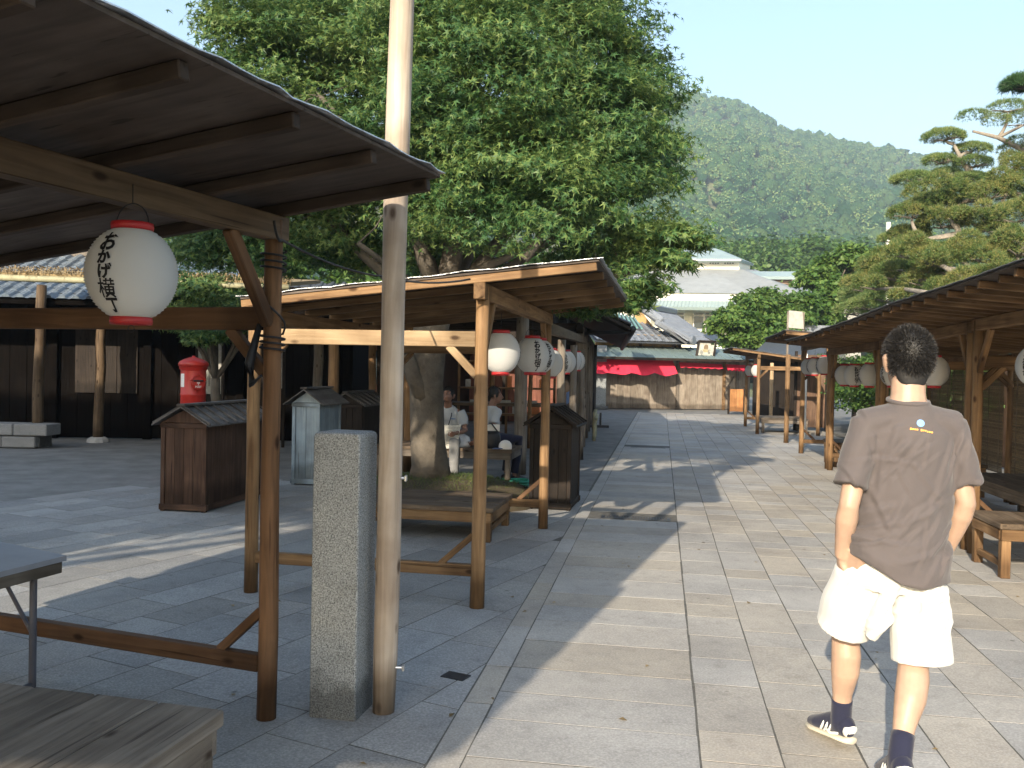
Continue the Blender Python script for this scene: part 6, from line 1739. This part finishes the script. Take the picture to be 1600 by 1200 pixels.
# slanting hem: remove nothing, add the long back tail
def creases(co, n, seed, x0, x1, z0, z1, amp, base, spread):
    rg = np.random.default_rng(seed); out = np.zeros(len(co)); x = co[:, 0] - MX; z = co[:, 2]
    back = np.clip((MY + .02 - co[:, 1]) * 30, 0, 1)
    for _ in range(n):
        cx, cz_ = rg.uniform(x0, x1), rg.uniform(z0, z1); a = base + rg.normal(0, spread); L_ = rg.uniform(.05, .14); w_ = rg.uniform(.006, .013)
        dx, dz_ = x - cx, z - cz_; u = dx * math.cos(a) + dz_ * math.sin(a); q = -dx * math.sin(a) + dz_ * math.cos(a) + .9 * u * u * rg.normal(0, 1)
        out += amp * rg.uniform(.5, 1) * (np.exp(-(q / w_) ** 2) - .7 * np.exp(-((q - 1.7 * w_) / (1.3 * w_)) ** 2)) * np.exp(-(u / L_) ** 4)
    return out * back
fold = lambda co: creases(co, 20, 3, -.14, .22, .80, 1.12, .0085, .75, .35) + creases(co, 14, 8, -.14, .22, 1.12, 1.36, .006, 1.2, .6) + creases(co, 10, 5, -.2, .3, 1.1, 1.3, .008, 1.3, .4) + (lambda co: (.013 * np.sin((co[:, 2] * 17 + (co[:, 0] - MX) * 27 + 2.2 * np.sin((co[:, 0] - MX) * 9))) * np.clip((1.28 - co[:, 2]) * 3, 0, 1) * np.clip((co[:, 2] - .7) * 8, 0, 1) * (.45 + .55 * np.sin((co[:, 0] - MX) * 11 + co[:, 2] * 5))
                   + .006 * np.sin((co[:, 2] * 39 - (co[:, 0] - MX) * 31)) * np.clip((1.1 - co[:, 2]) * 4, 0, 1)
                   + .004 * np.sin((co[:, 2] - 1.2) * 60 + np.abs(co[:, 0] - MX - .04) * 70) * np.clip((np.abs(co[:, 0] - MX - .04) - .13) * 12, 0, 1)))(co) * .6
def lift_hem(co):                              # the hem rides up over the pocketed hand
    x = co[:, 0] - MX; h = np.interp(x, [-.2, -.15, -.09, -.03, .05, .22], [.865, .85, .81, .77, .755, .765])
    low = co[:, 2] < .98
    co = co.copy(); co[:, 2] = np.where(low & (x > -.185), h + (co[:, 2] - .715) * (.98 - h) / .265, co[:, 2])
    return co
remeshed('t_shirt', mb, .0075, M_['tshirt'], man, 2, .5, fold, lift_hem)
mb = MB(); pts = []; 
for k in range(25):
    a = 2 * math.pi * k / 24; pts.append(v(.047 + .073 * math.cos(a), -.004 + .073 * math.sin(a), 1.456 + .012 * math.sin(a)))
mb.loft(pts, [.0085] * 25, 8, ref=Z); mb.build('collar', M_['tshirt'], man, world=True, smooth=True)
# chest-back print: pale blue round emblem over a small slanting orange line of letters
M_['printblue'] = plain('blue_print', (.22, .44, .85, 1), rough=.9, bstr=0, scale=90, var2=.2)
M_['printorange'] = plain('orange_print', (.85, .42, .10, 1), rough=.9, bstr=0)
shirt_me = bpy.data.objects[[o.name for o in man.children if o.name.startswith('t_shirt')][0]]
from mathutils.bvhtree import BVHTree
bm = bmesh.new(); bm.from_mesh(shirt_me.data); bvh = BVHTree.FromBMesh(bm); bm.free()
def onshirt(x, z):
    h = bvh.ray_cast(Vector((x, -2, z)), Vector((0, 1, 0)))
    return (h[0] + h[1] * .0025) if h[0] is not None else Vector((x, -.13, z))
def decal(nm, cx, cz, fnc, n, mat):
    mb = MB(); c0 = onshirt(cx, cz); mb.add([c0] + [onshirt(*fnc(k)) for k in range(n)], [(0, 1 + k, 1 + (k + 1) % n) for k in range(n)]); mb.build(nm, mat, man)
pc_ = (.0515, 1.375)
decal('shirt_emblem', pc_[0], pc_[1], lambda k: (pc_[0] + .0155 * math.cos(2 * math.pi * k / 14), pc_[1] + .0135 * math.sin(2 * math.pi * k / 14)), 14, M_['printblue'])
for i in range(11):
    x = pc_[0] - .038 + i * .0078; z = pc_[1] - .0215 - .0009 * i - (.003 if i > 7 else 0); hh2 = .0042 if i in (0, 4, 5) else .003
    if i == 4: continue
    decal('shirt_lettering', x, z, lambda k: (x + .003 * (-1, 1, 1, -1)[k] + .0008 * (k > 1), z + hh2 * (-1, -1, 1, 1)[k]), 4, M_['printorange'])
# shorts
mb = MB()
mb.loft([v(.012, 0, .96), v(.01, -.005, .88), v(.008, -.01, .80), v(.005, 0, .73)], [(.145, .10), (.15, .108), (.155, .112), (.155, .106)], 24)
for H_, K_, sg, l in ((LH, LK, -1, .88), (RH, RK, 1, 1.03)):
    d_ = K_ - H_; o = Vector((sg * .012, -.01, 0))
    mb.loft([H_ + d_ * .1 + o * .2 - Vector((sg * .02, 0, 0)), H_ + d_ * .32 + o, H_ + d_ * .6 + o * 1.5, H_ + d_ * l + o * 2], [(.07, .09), (.098, .112), (.108, .116), (.112, .114)], 20)
mb.loft([v(-.02, -.085, .80), v(-.05, -.06, .66), v(-.075, -.01, .53)], [(.03, .05), (.032, .045), (.025, .03)], 10)
fs_ = lambda co: (.0045 * np.sin((co[:, 0] - MX) * 46 + co[:, 2] * 9 + 1.5 * np.sin(co[:, 2] * 8)) * np.clip((.80 - co[:, 2]) * 5, 0, 1) + .003 * np.sin(co[:, 2] * 26 + (co[:, 0] - MX) * 14) * np.clip((.78 - co[:, 2]) * 5, 0, 1))
remeshed('shorts', mb, .0065, M_['shorts'], man, 1, .5, lambda co: (fs_(co) + creases(co, 16, 21, -.2, .2, .56, .8, .010, 1.0, .5) + creases(co, 8, 22, -.2, .2, .56, .7, .008, 1.5, .3)) * np.clip((co[:, 2] - np.where(co[:, 0] < MX, .52, .455)) * 16, 0, 1))
# socks and shoes
def shoe(ank, toe, heel_up, nm):
    d_ = (toe - ank); d_.z = 0; f_ = d_.normalized(); sd_ = Vector((f_.y, -f_.x, 0))
    base_b = Vector((ank.x, ank.y, 0)) - f_ * .055 + Z * heel_up; base_t = Vector((toe.x, toe.y, 0)) + Z * .002
    ln_ = (base_t - base_b); pr = lambda a, h, s=0: base_b + ln_ * a + Z * h + sd_ * s
    m1 = MB(); m1.loft([pr(-.06, .055), pr(.05, .062), pr(.25, .066), pr(.5, .055), pr(.75, .042), pr(.95, .034), pr(1.02, .03)], [(.02, .03), (.038, .045), (.040, .05), (.042, .042), (.047, .03), (.036, .022), (.012, .012)], 16, ref=sd_)
    up = remeshed(nm, m1, .006, M_['navy'], man, 2, .5)
    m2 = MB(); m2.loft([pr(-.07, .012), pr(0, .012), pr(.3, .012), pr(.55, .012), pr(.8, .012), pr(1.0, .013), pr(1.05, .014)], [(.022, .013), (.041, .014), (.042, .014), (.047, .014), (.050, .014), (.036, .013), (.012, .01)], 16, ref=sd_); m2.build('sole', M_['sole'], up, world=True, smooth=True)
    m3 = MB(); m3.loft([pr(-.066, .044), pr(-.045, .05), pr(.0, .052)], [(.014, .016), (.030, .026), (.036, .03)], 14, ref=sd_); m3.build('heel_tab', M_['shoewhite'], up, world=True, smooth=True)
    for sgn in (-1, 1):
        for a in (.32, .42, .52):
            m4 = MB(); m4.loft([pr(a, .03, sgn * .044), pr(a - .05, .062, sgn * .037), pr(a - .08, .085, sgn * .022)], [.006, .006, .005], 6); m4.build('stripe', M_['shoewhite'], up, world=True, smooth=True)
        m4 = MB(); m4.loft([pr(.08, .04, sgn * .043), pr(.25, .03, sgn * .047), pr(.4, .045, sgn * .046)], [.005, .006, .004], 6); m4.build('stripe', M_['shoewhite'], up, world=True, smooth=True)
shoe(LA, LA + Vector((-.06, .185, 0)), .03, 'shoe'); shoe(RA, RA + Vector((.02, .19, 0)), .075, 'shoe')
for A_, K_ in ((LA, LK), (RA, RK)):
    mb = MB(); mb.loft([A_ - Z * .05, A_, A_.lerp(K_, .17), A_.lerp(K_, .22)], [.045, .042, .0415, .043], 16, caps=True); mb.build('sock', M_['navy'], man, world=True, smooth=True)

# ---------------- two seated men on the bench under the tree
def seated(base, yaw, label, hat=None, arms='paper', s=.97, skin='skin2', trousers='greycloth', lean=.1, headyaw=None, headtilt=0.0, legs=True):
    t = thing('person', Vector((base.x, base.y, 0)), label, 'person')
    Rm = Matrix.Rotation(-yaw, 3, 'Z'); hb = base.z
    P_ = lambda x, y, z: Vector((base.x, base.y, hb)) + Rm @ (Vector((x, y, z)) * s)
    fx = Rm @ Vector((1, 0, 0))
    mb = MB(); hy = yaw if headyaw is None else headyaw
    ql = head(mb, P_(0, lean + .05, .70), hy, s * 1.02, headtilt)
    mb.loft([P_(0, lean * .9, .50), P_(0, lean + .02, .6), P_(0, lean + .03, .66)], [.06 * s, .054 * s, .054 * s], 12)
    mb.loft([P_(0, 0, .05), P_(0, .0, .2), P_(0, lean * .6, .4), P_(0, lean * .9, .52)], [(.15 * s, .11 * s), (.14 * s, .1 * s), (.16 * s, .1 * s), (.1 * s, .07 * s)], 16, ref=fx)
    arm = []
    for sg in (-1, 1):
        S_ = P_(sg * .18, lean * .85, .47)
        if arms == 'paper': E_, W2 = P_(sg * .25, lean + .05, .22), P_(sg * .15, lean + .27, .2)
        elif sg == 1: E_, W2 = P_(.25, lean - .1, .25), P_(.3, lean - .36, .1)
        else: E_, W2 = P_(-.24, lean + .04, .22), P_(-.16, lean + .25, .13)
        mb.loft([S_.lerp(P_(0, lean, .47), .3), S_, S_.lerp(E_, .5), E_, E_.lerp(W2, .3), W2], [.05 * s, .052 * s, .045 * s, .037 * s, .038 * s, .026 * s], 12)
        hand(mb, W2, (W2 - E_), Rm @ Vector((-sg, 0, .3)), s, .7, side=sg)
        arm.append((S_, E_))
    K = []
    for sg in (-1, 1):
        Hj = P_(sg * .09, .03, .07); Kj = P_(sg * .13, .43, .08); Aj = Vector((Kj.x, Kj.y, .08)) - (Rm @ Vector((0, .06, 0)))
        mb.loft([Hj, Hj.lerp(Kj, .5), Kj, Kj.lerp(Aj, .3), Kj.lerp(Aj, .7), Aj], [.085 * s, .075 * s, .056 * s, .056 * s, .042 * s, .036 * s], 12, ref=fx)
        mb.loft([Aj, Aj + Rm @ Vector((0, .1, -.045)), Aj + Rm @ Vector((0, .17, -.055))], [.036, .036, .025], 10)
        K.append((Hj, Kj, Aj))
    remeshed('body', mb, .0095, M_[skin], t, 3, .5)
    mb = MB(); cap(mb, ql, 1.0); hcap = remeshed('hair', mb, .009, M_['hair'], t, 3, .5); spikes('hair_blades', None, ql, M_['hair'], hcap, n=2200, ln=.018)
    mb = MB()
    mb.loft([P_(0, -.01, .02), P_(0, -.01, .15), P_(0, lean * .4, .3), P_(0, lean * .75, .42), P_(0, lean * .88, .49), P_(0, lean, .545)], [(.185 * s, .14 * s), (.18 * s, .135 * s), (.185 * s, .13 * s), (.19 * s, .12 * s), (.14 * s, .09 * s), (.07 * s, .07 * s)], 20, ref=fx)
    for S_, E_ in arm: mb.loft([S_.lerp(P_(0, lean, .45), .4), S_, S_.lerp(E_, .4), S_.lerp(E_, .72)], [.078 * s, .07 * s, .068 * s, .068 * s], 14)
    remeshed('polo_shirt', mb, .010, M_['polo'], t, 3, .5, lambda co: .006 * np.sin(co[:, 2] * 31 + co[:, 0] * 23))
    mb = MB(); mb.loft([P_(0, 0, .0), P_(0, .0, .1), P_(0, 0, .15)], [(.17 * s, .13 * s), (.175 * s, .135 * s), (.16 * s, .12 * s)], 16, ref=fx)
    for Hj, Kj, Aj in K: mb.loft([Hj, Hj.lerp(Kj, .5), Kj, Kj.lerp(Aj, .4), Aj + Z * .03], [.1 * s, .09 * s, .074 * s, .068 * s, .06 * s], 14, ref=fx)
    remeshed('trousers', mb, .010, M_[trousers], t, 3, .5)
    for Hj, Kj, Aj in K:
        mb = MB(); mb.loft([Aj + Rm @ Vector((0, -.06, -.05)), Aj + Rm @ Vector((0, .03, -.035)), Aj + Rm @ Vector((0, .12, -.05)), Aj + Rm @ Vector((0, .2, -.06))], [(.03, .03), (.045, .045), (.047, .035), (.03, .02)], 12, ref=fx); mb.build('shoe', M_['black'], t, world=True, smooth=True)
    return t, P_, Rm
# facing the camera with a newspaper
bfront = c3 - e2 * 1.05 + Vector((math.sin(AZ2), math.cos(AZ2), 0)) * .34
s1b = Vector((A(704, 610, bfront.y + .1).x, bfront.y, B3H))
m1_, P1, R1 = seated(s1b, math.pi + rad(4), 'seated man in white polo shirt bending over a newspaper beside the tree trunk', arms='paper', lean=.16, headtilt=rad(-28))
for nm, pts_ in (('lanyard', [(-.055, .13, .52), (-.06, .26, .42), (-.03, .3, .3), (.0, .31, .26), (.03, .3, .3), (.06, .26, .42), (.055, .13, .52)]),):
    mb = MB(); mb.loft([P1(*p) for p in pts_], [.006] * len(pts_), 6, ref=Z); mb.build(nm, M_['navy'], m1_, world=True, smooth=True)
mb = MB(); mb.box((0, 0, 0), (.06, .006, .014)); mb.build('shirt_mark', M_['sign_blue'], m1_, Matrix.Translation(P1(-.09, .292, .385)))
M_['news'] = plain('newsprint', (.50, .49, .44, 1), rough=.9, scale=60, var2=.25, bstr=0)
t = thing('newspaper', P1(0, .36, .1), 'open newspaper held by the seated man by the tree', 'newspaper')
for sg in (-1, 1):
    mb = MB(); a, b, c, d = P1(0, .33, .30), P1(sg * .21, .37, .31), P1(sg * .17, .47, .0), P1(0, .42, -.01)
    sheet(mb, lambda i, j: a.lerp(b, i).lerp(d.lerp(c, i), j) + Vector((0, .012 * math.sin(3.1 * i), 0)), 6, 4, .002); mb.build('page', M_['news'], t, world=True)
    for r_ in range(6):
        for cl in range(2):
            f0, f1 = .08 + cl * .46, .46 + cl * .46; j = .12 + r_ * .13
            pa = a.lerp(b, f0).lerp(d.lerp(c, f0), j); pb_ = a.lerp(b, f1).lerp(d.lerp(c, f1), j); beam('print_line', pa + R1 @ Vector((0, .012, 0)), pb_ + R1 @ Vector((0, .012, 0)), .012, .003, M_['grey_paint'], t, bev=0)
s2b = Vector((A(764, 610, bfront.y + .25).x, bfront.y + .2, B3H))
m2_, P2_, R2_ = seated(s2b, rad(62), 'seated man in white polo shirt turned away and reaching right, behind the stall post', arms='reach', lean=.05, headyaw=rad(80), trousers='navy')
# things on the bench
p = c3 - e2 * .28 + Vector((0, .12, 0)); t = thing('shoulder_bag', Vector((p.x, p.y, B3H)), 'black shoulder bag on the bench beside the reaching man', 'bag')
M_['bagcloth'] = plain('black_nylon', (.014, .014, .017, 1), rough=.5, scale=30, spec=.4)
mb = MB(); mb.loft([Vector((p.x, p.y, B3H)), Vector((p.x, p.y, B3H + .04)), Vector((p.x, p.y, B3H + .17)), Vector((p.x, p.y, B3H + .23))], [(.11, .07), (.13, .085), (.12, .075), (.10, .04)], 12); mb.build('body', M_['bagcloth'], t, world=True, smooth=True)
mb = MB(); mb.loft([Vector((p.x - .1, p.y, B3H + .2)), Vector((p.x - .14, p.y - .06, B3H + .3)), Vector((p.x, p.y - .08, B3H + .33)), Vector((p.x + .1, p.y, B3H + .2))], [.01] * 4, 6); mb.build('strap', M_['bagcloth'], t, world=True, smooth=True)
mb = MB(); mb.box((p.x + .02, p.y, B3H + .27), (.18, .03, .09), bev=.004); tag(mb.build('paper_bundle', M_['white'], None, Matrix.Translation(Vector((p.x, p.y, B3H))), world=True), 'folded white papers sticking out of the black bag', 'papers')
p = c3 - e2 * .09 + Vector((0, .1, 0)); t = thing('cap', Vector((p.x, p.y, B3H)), 'white cap with blue brim lying on the bench corner', 'cap')
mb = MB(); mb.lathe([(.085, 0), (.088, .03), (.08, .07), (.055, .1), (.02, .115), (0, .117)], 18, (p.x, p.y, B3H)); mb.build('crown', M_['white'], t, world=True, smooth=True)
mb = MB(); mb.loft([Vector((p.x - .05, p.y - .05, B3H + .012)), Vector((p.x - .12, p.y - .07, B3H + .01)), Vector((p.x - .16, p.y - .08, B3H + .006))], [(.075, .006), (.07, .006), (.03, .005)], 12, ref=Vector((0, 1, 0))); mb.build('brim', M_['sign_blue'], t, world=True, smooth=True)
M_['bagplastic'] = plain('white_plastic', (.6, .62, .66, 1), rough=.4, bstr=.5, scale=14)
p = c3 - e2 * .72 + Vector((0, .22, 0)); mb = MB()
mb.loft([Vector((p.x, p.y, B3H)), Vector((p.x, p.y, B3H + .06)), Vector((p.x + .02, p.y, B3H + .13)), Vector((p.x, p.y, B3H + .17))], [(.15, .1), (.17, .11), (.12, .08), (.04, .03)], 12)
tag(mb.build('plastic_bag', M_['bagplastic'], None, Matrix.Translation(Vector((p.x, p.y, B3H))), world=True, smooth=True), 'crumpled pale plastic bag lying between the two seated men', 'bag')
M_['hose'] = plain('green_hose', (.02, .30, .20, 1), rough=.4, bstr=0, spec=.5)
hc2 = G(805, 762); mb = MB(); pts = []
for k in range(120):
    a = k * .26; r_ = .17 + .03 * math.sin(k * .11); pts.append(hc2 + Vector((r_ * 1.2 * math.cos(a), r_ * math.sin(a), .02 + .02 * (k // 24) + .004 * math.sin(a * 3))))
mb.loft(pts, [.011] * 120, 7, ref=Z); tag(mb.build('garden_hose', M_['hose'], smooth=True), 'coiled green garden hose under the bench corner', 'hose')
